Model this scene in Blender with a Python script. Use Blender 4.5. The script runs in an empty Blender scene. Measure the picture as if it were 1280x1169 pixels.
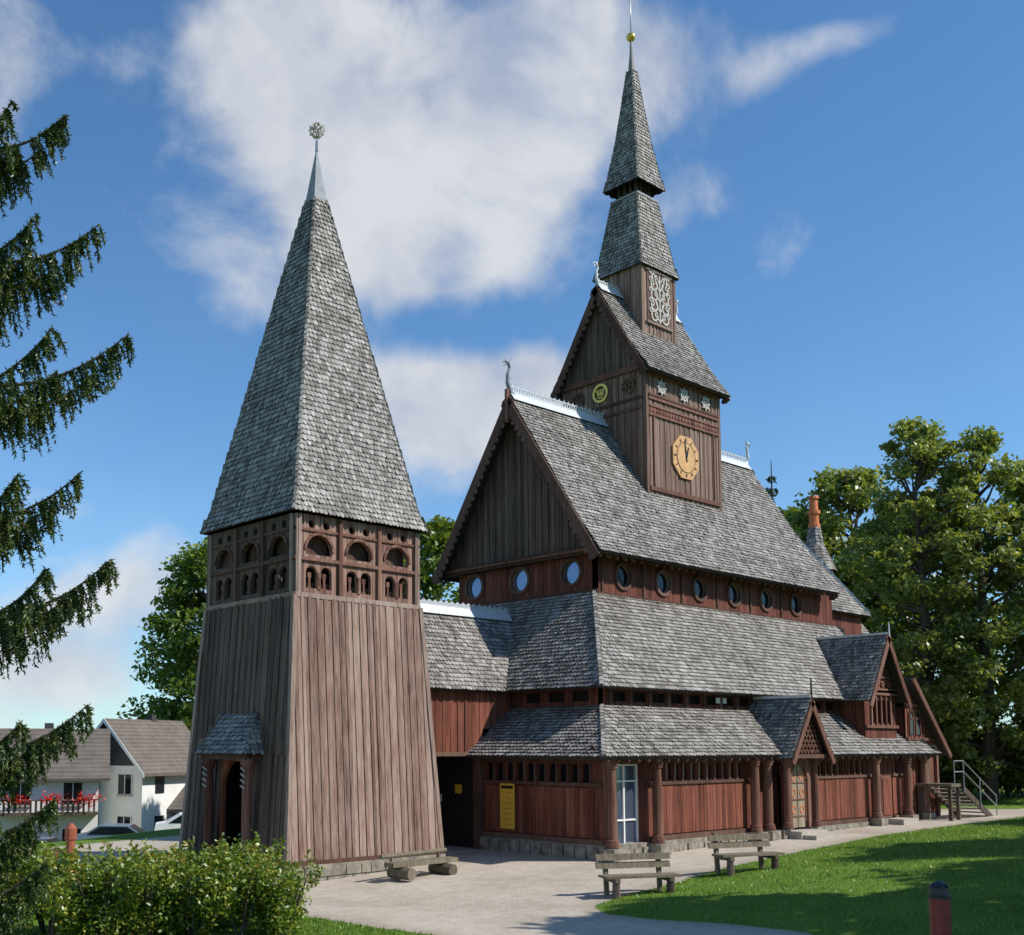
import bpy, math, random
import numpy as np
from mathutils import Vector, Matrix
random.seed(7)
rng = np.random.default_rng(7)
V3 = Vector

# ------------------------------------------------------------------ scene
sc = bpy.context.scene
sc.view_settings.view_transform = 'Standard'
sc.view_settings.look = 'None'
sc.view_settings.exposure = 0
COL = sc.collection
SUN = V3((0.40, -0.60, 0.68)).normalized()
CAMP = V3((-26.68, -21.69, 3.4))

# ------------------------------------------------------------------ material helpers
def newmat(name):
    m = bpy.data.materials.new(name); m.use_nodes = True
    nt = m.node_tree
    for n in list(nt.nodes): nt.nodes.remove(n)
    out = nt.nodes.new('ShaderNodeOutputMaterial')
    b = nt.nodes.new('ShaderNodeBsdfPrincipled')
    nt.links.new(b.outputs[0], out.inputs[0])
    return m, nt, b, out
def mth(nt, op, a, b=None, c=None, clamp=False):
    n = nt.nodes.new('ShaderNodeMath'); n.operation = op; n.use_clamp = clamp
    for i, x in enumerate((a, b, c)):
        if x is None: continue
        if isinstance(x, (int, float)): n.inputs[i].default_value = x
        else: nt.links.new(x, n.inputs[i])
    return n.outputs[0]
def ramp(nt, fac, stops):
    n = nt.nodes.new('ShaderNodeValToRGB')
    e = n.color_ramp.elements
    while len(e) > 1: e.remove(e[-1])
    e[0].position = stops[0][0]; e[0].color = (*stops[0][1], 1)
    for p, c in stops[1:]:
        x = e.new(p); x.color = (*c, 1)
    nt.links.new(fac, n.inputs[0])
    return n.outputs[0]
def mixc(nt, fac, a, b, mode='MIX'):
    n = nt.nodes.new('ShaderNodeMix'); n.data_type = 'RGBA'; n.blend_type = mode
    for i, x in ((0, fac), (6, a), (7, b)):
        if isinstance(x, (int, float)): n.inputs[i].default_value = x
        elif isinstance(x, tuple): n.inputs[i].default_value = (*x, 1)
        else: nt.links.new(x, n.inputs[i])
    return n.outputs[2]
def objco(nt, scale=(1,1,1)):
    tc = nt.nodes.new('ShaderNodeTexCoord'); mp = nt.nodes.new('ShaderNodeMapping')
    mp.inputs['Scale'].default_value = scale
    nt.links.new(tc.outputs['Object'], mp.inputs[0])
    return mp.outputs[0]
def noise(nt, vec, scale, detail=4, rough=.55, dist=0):
    n = nt.nodes.new('ShaderNodeTexNoise')
    n.inputs['Scale'].default_value = scale; n.inputs['Detail'].default_value = detail
    n.inputs['Roughness'].default_value = rough; n.inputs['Distortion'].default_value = dist
    if vec is not None: nt.links.new(vec, n.inputs['Vector'])
    return n.outputs['Fac']
def bump(nt, b, h, strength=.4, dist=.02):
    n = nt.nodes.new('ShaderNodeBump'); n.inputs['Strength'].default_value = strength
    n.inputs['Distance'].default_value = dist
    nt.links.new(h, n.inputs['Height']); nt.links.new(n.outputs[0], b.inputs['Normal'])

def wood(name, dark, mid, light, boards=False, rough=.8, bw=.16, grey=None, greyamt=.5):
    m, nt, b, _ = newmat(name)
    st = noise(nt, objco(nt, (9, 9, .5)), 1.6, 5, .7, .3)
    big = noise(nt, objco(nt, (1, 1, .5)), .7, 3, .6)
    if boards:
        tc = nt.nodes.new('ShaderNodeTexCoord'); sp = nt.nodes.new('ShaderNodeSeparateXYZ')
        nt.links.new(tc.outputs['Object'], sp.inputs[0])
        u = mth(nt, 'DIVIDE', mth(nt, 'ADD', sp.outputs[0], sp.outputs[1]), bw)
        wn = nt.nodes.new('ShaderNodeTexWhiteNoise'); wn.noise_dimensions = '1D'
        nt.links.new(mth(nt, 'FLOOR', u), wn.inputs['W'])
        rnd = wn.outputs['Value']
    else:
        g = nt.nodes.new('ShaderNodeNewGeometry'); rnd = g.outputs['Random Per Island']
    f = mth(nt, 'ADD', mth(nt, 'MULTIPLY', st, 1.3), mth(nt, 'MULTIPLY', rnd, .36))
    f = mth(nt, 'ADD', f, mth(nt, 'MULTIPLY', big, .45))
    f = mth(nt, 'SUBTRACT', f, .555)
    c = ramp(nt, f, [(.16, dark), (.5, mid), (.85, light)])
    if grey:
        gf = mth(nt, 'MULTIPLY', mth(nt, 'SUBTRACT', noise(nt, objco(nt, (7, 7, .3)), .9, 4, .7), .42), 4*greyamt, clamp=True)
        c = mixc(nt, gf, c, grey)
    h = st
    if boards:
        fr = mth(nt, 'FRACT', u)
        gr = mth(nt, 'LESS_THAN', fr, .09)
        c = mixc(nt, mth(nt, 'MULTIPLY', gr, .75), c, (.012, .009, .008))
        h = mth(nt, 'SUBTRACT', st, mth(nt, 'MULTIPLY', gr, 1.5))
    nt.links.new(c, b.inputs['Base Color']); b.inputs['Roughness'].default_value = rough
    b.inputs['Specular IOR Level'].default_value = .2
    bump(nt, b, h, .5, .012)
    return m

def plain(name, col, rough=.6, metal=0, var=.25, scale=6, bumpk=.15):
    m, nt, b, _ = newmat(name)
    n = noise(nt, objco(nt), scale, 4, .6)
    lo = tuple(c*(1-var) for c in col); hi = tuple(min(1, c*(1+var)) for c in col)
    nt.links.new(ramp(nt, n, [(.3, lo), (.7, hi)]), b.inputs['Base Color'])
    b.inputs['Roughness'].default_value = rough; b.inputs['Metallic'].default_value = metal
    if bumpk: bump(nt, b, n, bumpk, .02)
    return m

def shingle_mat(name, stops):
    m, nt, b, _ = newmat(name)
    g = nt.nodes.new('ShaderNodeNewGeometry')
    big = noise(nt, objco(nt), .55, 5, .75)
    stain = noise(nt, objco(nt, (1.6, 1.6, .35)), 1.1, 4, .7, .4)
    fine = noise(nt, objco(nt, (1, 1, .4)), 20, 2, .6)
    f = mth(nt, 'ADD', mth(nt, 'MULTIPLY', g.outputs['Random Per Island'], .55), mth(nt, 'MULTIPLY', big, .7))
    f = mth(nt, 'ADD', f, mth(nt, 'MULTIPLY', stain, .5))
    f = mth(nt, 'ADD', f, mth(nt, 'MULTIPLY', fine, .25)); f = mth(nt, 'SUBTRACT', f, .54)
    nt.links.new(ramp(nt, f, stops), b.inputs['Base Color'])
    b.inputs['Roughness'].default_value = .65; b.inputs['Specular IOR Level'].default_value = .3
    return m

M = {}
M['shingle'] = shingle_mat('weathered_shingle', [(.02, (.072, .063, .054)), (.32, (.19, .174, .155)), (.6, (.31, .29, .263)), (.95, (.50, .475, .435))])
M['shingle_dark'] = plain('underlay_and_row_shade', (.03, .026, .023), .9, 0, .2, 3, 0)  # roof slab, and shingle butts coloured dark as shade between the rows
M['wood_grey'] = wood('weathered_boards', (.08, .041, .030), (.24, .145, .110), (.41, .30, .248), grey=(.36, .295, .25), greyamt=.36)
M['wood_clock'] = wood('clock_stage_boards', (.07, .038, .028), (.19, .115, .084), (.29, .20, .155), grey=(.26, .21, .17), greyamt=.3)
M['wood_dark'] = wood('dark_and_shaded_boards', (.030, .020, .016), (.092, .062, .048), (.18, .13, .105), grey=(.17, .137, .115), greyamt=.35)  # dark timber, also the tower's shaded side with shade put into the colour
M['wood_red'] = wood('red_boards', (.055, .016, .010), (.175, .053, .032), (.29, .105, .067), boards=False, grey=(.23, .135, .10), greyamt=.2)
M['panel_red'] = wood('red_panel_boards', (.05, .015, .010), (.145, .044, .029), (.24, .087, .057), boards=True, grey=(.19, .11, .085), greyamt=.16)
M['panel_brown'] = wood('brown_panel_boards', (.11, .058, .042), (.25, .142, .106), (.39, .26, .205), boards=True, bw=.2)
M['post'] = wood('post_wood', (.065, .028, .02), (.17, .08, .057), (.28, .16, .12))
M['post_grey'] = wood('grey_post_wood', (.10, .065, .05), (.25, .175, .142), (.40, .32, .27))
M['trim'] = wood('trim_wood', (.045, .022, .016), (.115, .061, .044), (.20, .12, .09))
M['bench'] = wood('bench_wood', (.075, .062, .042), (.17, .14, .098), (.28, .24, .175))
M['door_wood'] = wood('door_wood', (.16, .12, .08), (.30, .24, .17), (.42, .35, .27))
M['lead'] = plain('ridge_lead', (.55, .57, .59), .5, .1, .15, 8)
M['cap_lead'] = plain('cap_lead', (.25, .265, .29), .75, 0, .2, 3)
M['stone'] = plain('plinth_stone', (.24, .215, .17), .9, 0, .5, 3.5, .8)
M['step'] = plain('step_stone', (.40, .36, .31), .9, 0, .2, 5, .4)
M['dark'] = plain('interior_dark', (.012, .009, .008), .9, 0, .2, 3, 0)
M['white'] = plain('white_paint', (.78, .77, .74), .6, 0, .06, 2, .03)
M['gold'] = plain('gold_leaf', (.80, .52, .11), .3, .8, .1, 5, .05)
M['clock'] = plain('clock_face', (.58, .33, .13), .6, 0, .2, 4, .05)
M['carve'] = plain('carved_white', (.50, .46, .42), .7, 0, .2, 9, .2)
M['terracotta'] = plain('terracotta', (.58, .17, .06), .7)
M['redwood_post'] = plain('painted_post', (.30, .08, .04), .7)
M['yellow'] = plain('poster_yellow', (.72, .42, .04), .5, 0, .1, 3, 0)
M['steel'] = plain('galvanised_steel', (.35, .36, .37), .4, .7, .1, 8, 0)
M['black'] = plain('black_paint', (.012, .012, .014), .35, 0, .2, 8, 0)
M['redpaint'] = plain('red_band', (.20, .018, .018), .4, 0, .35, 14, .1)
M['bark'] = wood('bark', (.03, .022, .017), (.085, .065, .05), (.16, .13, .105))
def glass_mat():
    m, nt, b, _ = newmat('window_glass')
    b.inputs['Base Color'].default_value = (.012, .016, .022, 1)
    b.inputs['Roughness'].default_value = .08; b.inputs['Specular IOR Level'].default_value = .3
    bump(nt, b, noise(nt, objco(nt), 1.3, 2), .08, .05)
    return m
M['glass'] = glass_mat()
def skyglass():
    m, nt, b, _ = newmat('reflective_glass')
    b.inputs['Base Color'].default_value = (.18, .23, .34, 1); b.inputs['Metallic'].default_value = .7
    b.inputs['Roughness'].default_value = .15
    bump(nt, b, noise(nt, objco(nt), 1.1, 2), .08, .05)
    return m
M['skyglass'] = skyglass()
def leafmat(name, stops, trans=.3, scale=.35):
    m, nt, b, out = newmat(name)
    nt.nodes.remove(b)
    g = nt.nodes.new('ShaderNodeNewGeometry')
    big = noise(nt, objco(nt), scale, 2)
    f = mth(nt, 'ADD', mth(nt, 'MULTIPLY', g.outputs['Random Per Island'], .6), mth(nt, 'MULTIPLY', big, .8))
    f = mth(nt, 'SUBTRACT', f, .2)
    c = ramp(nt, f, stops)
    df = nt.nodes.new('ShaderNodeBsdfDiffuse'); nt.links.new(c, df.inputs[0])
    tr = nt.nodes.new('ShaderNodeBsdfTranslucent')
    nt.links.new(mixc(nt, 1, c, (1.5, 1.4, .5), 'MULTIPLY'), tr.inputs[0])
    mx = nt.nodes.new('ShaderNodeMixShader'); mx.inputs[0].default_value = trans
    nt.links.new(df.outputs[0], mx.inputs[1]); nt.links.new(tr.outputs[0], mx.inputs[2])
    gl = nt.nodes.new('ShaderNodeBsdfGlossy'); gl.inputs['Roughness'].default_value = .4; gl.inputs[0].default_value = (.8, .85, .8, 1)
    m2 = nt.nodes.new('ShaderNodeMixShader'); m2.inputs[0].default_value = .05
    nt.links.new(mx.outputs[0], m2.inputs[1]); nt.links.new(gl.outputs[0], m2.inputs[2])
    nt.links.new(m2.outputs[0], out.inputs[0])
    return m
M['leaf'] = leafmat('tree_leaves', [(.1, (.05, .09, .017)), (.5, (.125, .195, .035)), (.9, (.25, .31, .065))], .38)
M['leaf_light'] = leafmat('light_tree_leaves', [(.1, (.095, .135, .032)), (.5, (.21, .265, .068)), (.9, (.38, .40, .14))], .42)
M['needle'] = leafmat('spruce_needles', [(.1, (.016, .034, .009)), (.5, (.05, .085, .018)), (.9, (.16, .175, .036))], .18, 1.2)
M['bushleaf'] = leafmat('bush_leaves', [(.1, (.05, .105, .015)), (.5, (.15, .225, .028)), (.76, (.32, .34, .045)), (.92, (.56, .26, .06))], .32, 1.0)
M['grassblade'] = leafmat('grass_blades', [(.1, (.07, .13, .013)), (.5, (.14, .25, .026)), (.9, (.25, .35, .055))], .38, .5)
M['flowers'] = leafmat('red_flowers', [(.1, (.45, .02, .01)), (.9, (.8, .06, .03))], .2)

# ------------------------------------------------------------------ mesh builder
class MB:
    def __init__(s): s.v = []; s.f = []; s.m = []; s.mats = []
    def mi(s, key):
        if key not in s.mats: s.mats.append(key)
        return s.mats.index(key)
    def add(s, vs, fs, mat):
        o = len(s.v); k = s.mi(mat)
        s.v.extend([tuple(p) for p in vs])
        for f in fs: s.f.append([o+j for j in f]); s.m.append(k)
def empty(name, loc=(0,0,0), rz=0):
    e = bpy.data.objects.new(name, None); e.location = loc; e.rotation_euler = (0, 0, rz); COL.objects.link(e); return e
def make(name, mb, parent=None, smooth=False):
    me = bpy.data.meshes.new(name); me.from_pydata(mb.v, [], mb.f)
    me.polygons.foreach_set('material_index', mb.m)
    if smooth: me.polygons.foreach_set('use_smooth', [True]*len(mb.f))
    for k in mb.mats: me.materials.append(M[k])
    me.update()
    o = bpy.data.objects.new(name, me); COL.objects.link(o)
    if parent: o.parent = parent
    return o
BF = [(0,3,2,1),(4,5,6,7),(0,1,5,4),(1,2,6,5),(2,3,7,6),(3,0,4,7)]
def box(mb, x0,x1,y0,y1,z0,z1, mat):
    mb.add([(x0,y0,z0),(x1,y0,z0),(x1,y1,z0),(x0,y1,z0),(x0,y0,z1),(x1,y0,z1),(x1,y1,z1),(x0,y1,z1)], BF, mat)
def extr(mb, pts, d, mat):
    n = len(pts); pts = [V3(p) for p in pts]; d = V3(d)
    fs = [tuple(range(n-1, -1, -1)), tuple(range(n, 2*n))] + [(i, (i+1) % n, n+(i+1) % n, n+i) for i in range(n)]
    mb.add(pts+[p+d for p in pts], fs, mat)
def beam(mb, p0, p1, w, h, mat, up=(0,0,1), w1=None, h1=None):
    p0 = V3(p0); p1 = V3(p1); d = (p1-p0).normalized(); up = V3(up)
    if abs(d.dot(up)) > .99: up = V3((1,0,0))
    a = d.cross(up).normalized(); b = a.cross(d).normalized()
    w1 = w if w1 is None else w1; h1 = h if h1 is None else h1
    vs = []
    for p, ww, hh in ((p0, w, h), (p1, w1, h1)):
        for sa, sb in ((-1,-1),(1,-1),(1,1),(-1,1)): vs.append(p+a*sa*ww/2+b*sb*hh/2)
    mb.add(vs, BF, mat)
def tube(mb, pts, rads, mat, n=10, cap=True):
    pts = [V3(p) for p in pts]; vs = []; fs = []
    for i, p in enumerate(pts):
        d = (pts[min(i+1, len(pts)-1)]-pts[max(i-1, 0)]).normalized()
        r = V3((0,0,1)) if abs(d.z) < .95 else V3((1,0,0))
        a = d.cross(r).normalized(); b = d.cross(a).normalized()
        for k in range(n):
            t = 2*math.pi*k/n; vs.append(p+(a*math.cos(t)+b*math.sin(t))*rads[i])
    for i in range(len(pts)-1):
        for k in range(n):
            k2 = (k+1) % n; fs.append((i*n+k, i*n+k2, (i+1)*n+k2, (i+1)*n+k))
    if cap: fs.append(tuple(range(n-1, -1, -1))); fs.append(tuple((len(pts)-1)*n+k for k in range(n)))
    mb.add(vs, fs, mat)
class Fr:
    def __init__(s, o, U, V, Nn): s.o = V3(o); s.U = V3(U).normalized(); s.V = V3(V).normalized(); s.N = V3(Nn).normalized()
    def P(s, u, v, w=0): return s.o+s.U*u+s.V*v+s.N*w
def pbox(mb, F, u0,u1,v0,v1,w0,w1, mat):
    extr(mb, [F.P(u0,v0,w0), F.P(u1,v0,w0), F.P(u1,v1,w0), F.P(u0,v1,w0)], F.N*(w1-w0), mat)
def obnd(op, u):
    if op[0] == 'rect': return op[3], op[4]
    if op[0] == 'arch':
        _, uc, r, va, vs = op; return va, vs+math.sqrt(max(0, r*r-(u-uc)**2))
    _, uc, vc, r = op; q = math.sqrt(max(0, r*r-(u-uc)**2)); return vc-q, vc+q
def oext(op):
    if op[0] == 'rect': return op[1], op[2]
    if op[0] == 'arch': return op[1]-op[2], op[1]+op[2]
    return op[1]-op[3], op[1]+op[3]
def pierced(mb, F, u0,u1,v0,v1, ops, w0,w1, mat):
    br = {round(u0, 4), round(u1, 4)}
    for op in ops:
        a, b = oext(op); n = 1 if op[0] == 'rect' else 10
        for i in range(n+1):
            x = a+(b-a)*i/n if n == 1 else (a+b)/2-(b-a)/2*math.cos(math.pi*i/n)
            if u0 < x < u1: br.add(round(x, 4))
    br = sorted(br)
    for a, b in zip(br[:-1], br[1:]):
        if b-a < 1e-3: continue
        m = (a+b)/2
        act = sorted([op for op in ops if oext(op)[0] < m < oext(op)[1]], key=lambda o: obnd(o, m)[0])
        cur = (v0, v0)
        for op in act+[None]:
            if op is None: top = (v1, v1)
            else: top = (obnd(op, a)[0], obnd(op, b)[0])
            if top[0]-cur[0] > 1e-3 or top[1]-cur[1] > 1e-3:
                extr(mb, [F.P(a, cur[0], w0), F.P(b, cur[1], w0), F.P(b, top[1], w0), F.P(a, top[0], w0)], F.N*(w1-w0), mat)
            if op is not None: cur = (obnd(op, a)[1], obnd(op, b)[1])
def ring(mb, F, uc, vc, r0, r1, w0, w1, mat, n=24):
    vs = []; fs = []
    for k in range(n):
        t = 2*math.pi*k/n; c, s_ = math.cos(t), math.sin(t)
        vs += [F.P(uc+c*r0, vc+s_*r0, w0), F.P(uc+c*r1, vc+s_*r1, w0), F.P(uc+c*r1, vc+s_*r1, w1), F.P(uc+c*r0, vc+s_*r0, w1)]
    for k in range(n):
        a = 4*k; b = 4*((k+1) % n)
        for i in range(4):
            j = (i+1) % 4; fs.append((a+i, b+i, b+j, a+j))
    mb.add(vs, fs, mat)
def disc(mb, F, uc, vc, r, w0, w1, mat, n=24):
    extr(mb, [F.P(uc+math.cos(2*math.pi*k/n)*r, vc+math.sin(2*math.pi*k/n)*r, w0) for k in range(n)], F.N*(w1-w0), mat)
def plane_frame(poly):
    p = [V3(q) for q in poly]; U = (p[1]-p[0]).normalized()
    Nn = V3((0,0,0))
    for i in range(len(p)):
        Nn += p[i].cross(p[(i+1) % len(p)])
    Nn.normalize(); Vv = Nn.cross(U)
    F = Fr(p[0], U, Vv, Nn)
    return F, [((q-p[0]).dot(U), (q-p[0]).dot(Vv)) for q in p]
def span(p2, axis, val):
    xs = []
    n = len(p2)
    for i in range(n):
        a = p2[i]; b = p2[(i+1) % n]
        if (a[axis]-val)*(b[axis]-val) <= 0 and abs(a[axis]-b[axis]) > 1e-9:
            t = (val-a[axis])/(b[axis]-a[axis]); xs.append(a[1-axis]+t*(b[1-axis]-a[1-axis]))
    return (min(xs), max(xs)) if len(xs) > 1 else None
def shingles(mb, poly, h=.17, w=.155, slab=.12, mat='shingle'):
    """overlapping individual shingles over a planar convex roof polygon; first edge is the eave"""
    F, p2 = plane_frame(poly)
    if F.N.z < 0:
        poly = [poly[1], poly[0]]+list(reversed(poly[2:])); F, p2 = plane_frame(poly)
    if F.N.y > .5 or F.N.x > .5: h, w = max(h, .4), max(w, .4)     # faces turned away from the square
    extr(mb, poly, F.N*-slab, 'shingle_dark')
    vmax = max(q[1] for q in p2); r = 0; v = -.03
    while v < vmax-.02:
        sp = span(p2, 1, min(max(v+h*.3, .01), vmax-.005))
        if sp:
            ua, ub = sp; u = ua-random.random()*w-.02
            rj = random.uniform(-.01, .01)
            while u < ub:
                ww = w*random.uniform(.82, 1.18)
                a = max(u, ua-.02); b = min(u+ww-.012, ub+.02)
                if b-a > .03:
                    j = random.uniform(-.013, .013)+rj; l = random.uniform(.036, .055); q = (b-a)*.26
                    if random.random() < .03: l += .02; j -= .02
                    y0 = v+j; yt = min(v+h*1.25, vmax+.03)
                    pts = [F.P(a, y0+h*.28, l), F.P(a+q, y0, l), F.P(b-q, y0, l), F.P(b, y0+h*.28, l), F.P(b, yt, .006), F.P(a, yt, .006)]
                    low = [F.P(a, y0+h*.28, -.005), F.P(a+q, y0, -.005), F.P(b-q, y0, -.005), F.P(b, y0+h*.28, -.005)]
                    mb.add(pts+low, [(0,1,2,3,4,5)], mat)
                    o = len(mb.v)-10; k = mb.mi('shingle_dark')
                    for f in ((6,7,1,0),(7,8,2,1),(8,9,3,2)): mb.f.append([o+x for x in f]); mb.m.append(k)  # butt edges take a dark colour as painted shade, so rows read
                u += ww
        v += h; r += 1
def planks(mb, poly, w=.2, d=.03, gap=.012, mat='wood_grey', batten=True):
    """vertical boards, alternately proud; first edge is the bottom"""
    F, p2 = plane_frame(poly)
    extr(mb, poly, F.N*-.05, 'dark')
    us = [q[0] for q in p2]; u = min(us); um = max(us); i = 0
    while u < um-.01:
        b = min(u+w*random.uniform(.8, 1.2), um)
        a0, b0 = u+gap/2, b-gap/2
        sa = span(p2, 0, max(a0, min(us)+.003)); sb = span(p2, 0, min(b0, um-.003))
        if sa and sb and (sa[1]-sa[0] > .01 or sb[1]-sb[0] > .01):
            dd = d*random.uniform(.55, 1.0) + (.022 if (batten and i % 2) else 0)
            extr(mb, [F.P(a0, sa[0], .002), F.P(b0, sb[0], .002), F.P(b0, sb[1], .002), F.P(a0, sa[1], .002)], F.N*dd, mat)
        u = b; i += 1
def pyr(mb, cx, cy, levels, h=.17, w=.155):
    for (w0, z0), (w1, z1) in zip(levels[:-1], levels[1:]):
        c0 = [(cx-w0, cy-w0, z0), (cx+w0, cy-w0, z0), (cx+w0, cy+w0, z0), (cx-w0, cy+w0, z0)]
        c1 = [(cx-w1, cy-w1, z1), (cx+w1, cy-w1, z1), (cx+w1, cy+w1, z1), (cx-w1, cy+w1, z1)]
        for k in range(4):
            k2 = (k+1) % 4
            shingles(mb, [c0[k], c0[k2], c1[k2], c1[k]], h, w, .05)
        for k in range(4):
            # overlapping hip shingles
            a = V3(c0[k]); b = V3(c1[k]); L = (b-a).length; n = max(1, int(L/.2)); d = (b-a)/L
            for i in range(n):
                p = a+d*(L*i/n); beam(mb, p, p+d*(L/n)*1.02, .10, .10, 'shingle', (0,0,1), .06, .06)
def cone(mb, cx, cy, r0, z0, r1, z1, n=14, h=.17, w=.15):
    for k in range(n):
        a = 2*math.pi*k/n; b = 2*math.pi*(k+1)/n
        p = [(cx+r0*math.cos(a), cy+r0*math.sin(a), z0), (cx+r0*math.cos(b), cy+r0*math.sin(b), z0), (cx+r1*math.cos(b), cy+r1*math.sin(b), z1), (cx+r1*math.cos(a), cy+r1*math.sin(a), z1)]
        shingles(mb, p, h, w, .04)

# ------------------------------------------------------------------ terrain
PAVE = np.array([(-11.2,-4.7),(-11.5,-3.2),(-11.6,-1.6),(-11.9,0.8),(-12.9,4.2),(-15.5,7.0),(-19.5,9.0),(-40,13),(-40,24),(-12,20),(0,18),(24,16),(26,4),(29,-1.0),(38,-2.4),(38,-3.4),
                 (27,-2.9),(21.3,-2.7),(16,-2.4),(12.5,-2.4),(5.6,-3.1),(0.5,-3.8),(-2.5,-4.3),(-5.0,-4.45),(-6.3,-4.8),(-6.9,-5.6),(-6.8,-6.8),(-6.2,-8.3),(-6.0,-10),(-8.6,-12.2),(-14.5,-15.7),(-24,-23.6),(-40,-33),
                 (-46,-30),(-32,-21),(-20,-14.0),(-13.6,-9),(-11.7,-6.2)], float)
def sdist(P):
    """signed distance to paving outline, negative inside"""
    x, y = P[:, 0], P[:, 1]; d = np.full(len(P), 1e9); ins = np.zeros(len(P), bool)
    n = len(PAVE)
    for i in range(n):
        a = PAVE[i]; b = PAVE[(i+1) % n]; e = b-a
        t = np.clip(((x-a[0])*e[0]+(y-a[1])*e[1])/(e@e), 0, 1)
        d = np.minimum(d, np.hypot(x-a[0]-t*e[0], y-a[1]-t*e[1]))
        c = ((a[1] > y) != (b[1] > y))
        with np.errstate(divide='ignore', invalid='ignore'):
            xx = a[0]+(y-a[1])*(b[0]-a[0])/(b[1]-a[1])
        ins ^= c & (x < xx)
    return np.where(ins, -d, d)
def sstep(x): x = np.clip(x, 0, 1); return x*x*(3-2*x)
def height(P, sd=None):
    P = np.atleast_2d(np.asarray(P, float)); s, t = P[:, 0], P[:, 1]
    if sd is None: sd = sdist(P)
    h = .045*np.clip(s, -9, 0)+.016*np.clip(s, 0, 25)
    lawn = sstep((s+13)/4)*sstep((-t-1.5)/2.)
    h += lawn*.065*np.clip(sd, 0, 13)
    dc = np.hypot(s-CAMP.x, t-CAMP.y)
    h += 1.75*sstep((17-dc)/15)
    h -= 4.6*sstep((t-20)/24)*sstep((34-s)/15)
    h += .03*np.clip(s-26, 0, 40)*sstep((20-t)/10)
    h += .03*np.sin(s*.9+1)*np.sin(t*.8)*np.clip(sd, 0, 1)
    return h
def gz(x, y): return float(height([(x, y)])[0])

def axis(lo, hi, step, far):
    a = list(np.arange(lo, hi+1e-6, step)); g = step; x = hi
    while x < far: g *= 1.25; x += g; a.append(x)
    g = step; x = lo; pre = []
    while x > -far: g *= 1.25; x -= g; pre.append(x)
    return np.array(pre[::-1]+a)
def build_ground():
    X = axis(-30, 32, .36, 900); Y = axis(-28, 22, .36, 900)
    gx, gy = np.meshgrid(X, Y); P = np.stack([gx.ravel(), gy.ravel()], 1)
    sd = sdist(P); z = height(P, sd)
    nx, ny = len(X), len(Y)
    i = np.arange(ny-1)[:, None]*nx+np.arange(nx-1)[None, :]
    F = np.stack([i, i+1, i+nx+1, i+nx], -1).reshape(-1, 4)
    me = bpy.data.meshes.new('ground')
    me.vertices.add(len(P)); me.vertices.foreach_set('co', np.column_stack([P, z]).ravel())
    me.loops.add(F.size); me.loops.foreach_set('vertex_index', F.ravel().astype(np.int32))
    me.polygons.add(len(F)); me.polygons.foreach_set('loop_start', np.arange(0, F.size, 4, dtype=np.int32))
    me.update(calc_edges=True)
    at = me.attributes.new('edge_dist', 'FLOAT', 'POINT'); at.data.foreach_set('value', sd.astype(np.float32))
    me.polygons.foreach_set('use_smooth', np.ones(len(F), bool))
    m, nt, b, _ = newmat('paving_and_grass')
    a = nt.nodes.new('ShaderNodeAttribute'); a.attribute_name = 'edge_dist'
    co = objco(nt)
    e = mth(nt, 'ADD', a.outputs['Fac'], mth(nt, 'MULTIPLY', mth(nt, 'SUBTRACT', noise(nt, co, 3.5, 4), .5), .28))
    e = mth(nt, 'MULTIPLY', mth(nt, 'ADD', e, .02), 18, clamp=True)
    # fine compacted paving
    n1 = noise(nt, co, .35, 5, .65); n2 = noise(nt, co, 30, 4, .75); n3 = noise(nt, co, 3.5, 4, .7, .6)
    br = nt.nodes.new('ShaderNodeTexBrick'); nt.links.new(co, br.inputs['Vector']); br.inputs['Scale'].default_value = 1
    br.inputs['Brick Width'].default_value = .2; br.inputs['Row Height'].default_value = .1; br.inputs['Mortar Size'].default_value = .006
    br.inputs['Color1'].default_value = (.93, .93, .93, 1); br.inputs['Color2'].default_value = (1, 1, 1, 1); br.inputs['Mortar'].default_value = (.78, .77, .75, 1)
    pv = ramp(nt, n1, [(.3, (.42, .36, .295)), (.5, (.54, .475, .395)), (.7, (.61, .54, .46))])
    pv = mixc(nt, 1, pv, br.outputs['Color'], 'MULTIPLY')
    pv = mixc(nt, .65, pv, ramp(nt, n2, [(.3, (.62, .61, .59)), (.7, (1.15, 1.14, 1.12))]), 'MULTIPLY')
    pv = mixc(nt, .6, pv, ramp(nt, n3, [(.35, (.76, .74, .70)), (.6, (1.02, 1.02, 1.02))]), 'MULTIPLY')
    ed = mth(nt, 'MULTIPLY', mth(nt, 'ADD', mth(nt, 'ADD', a.outputs['Fac'], .5), mth(nt, 'MULTIPLY', n3, .4)), 1.3, clamp=True)
    pv = mixc(nt, mth(nt, 'MULTIPLY', ed, .45), pv, (.22, .19, .13))
    g1 = noise(nt, co, .6, 5, .7); g2 = noise(nt, co, 25, 4, .7)
    gc = ramp(nt, mth(nt, 'ADD', mth(nt, 'MULTIPLY', g1, .5), mth(nt, 'MULTIPLY', g2, .5)), [(.3, (.05, .09, .012)), (.5, (.11, .195, .024)), (.7, (.19, .27, .045))])
    nt.links.new(mixc(nt, e, pv, gc), b.inputs['Base Color']); b.inputs['Roughness'].default_value = .9
    b.inputs['Specular IOR Level'].default_value = .15
    bump(nt, b, mth(nt, 'ADD', mth(nt, 'MULTIPLY', n2, .4), mth(nt, 'MULTIPLY', mth(nt, 'MULTIPLY', g2, e), 2.)), .5, .03)
    me.materials.append(m)
    o = bpy.data.objects.new('ground', me); COL.objects.link(o)
build_ground()

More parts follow.
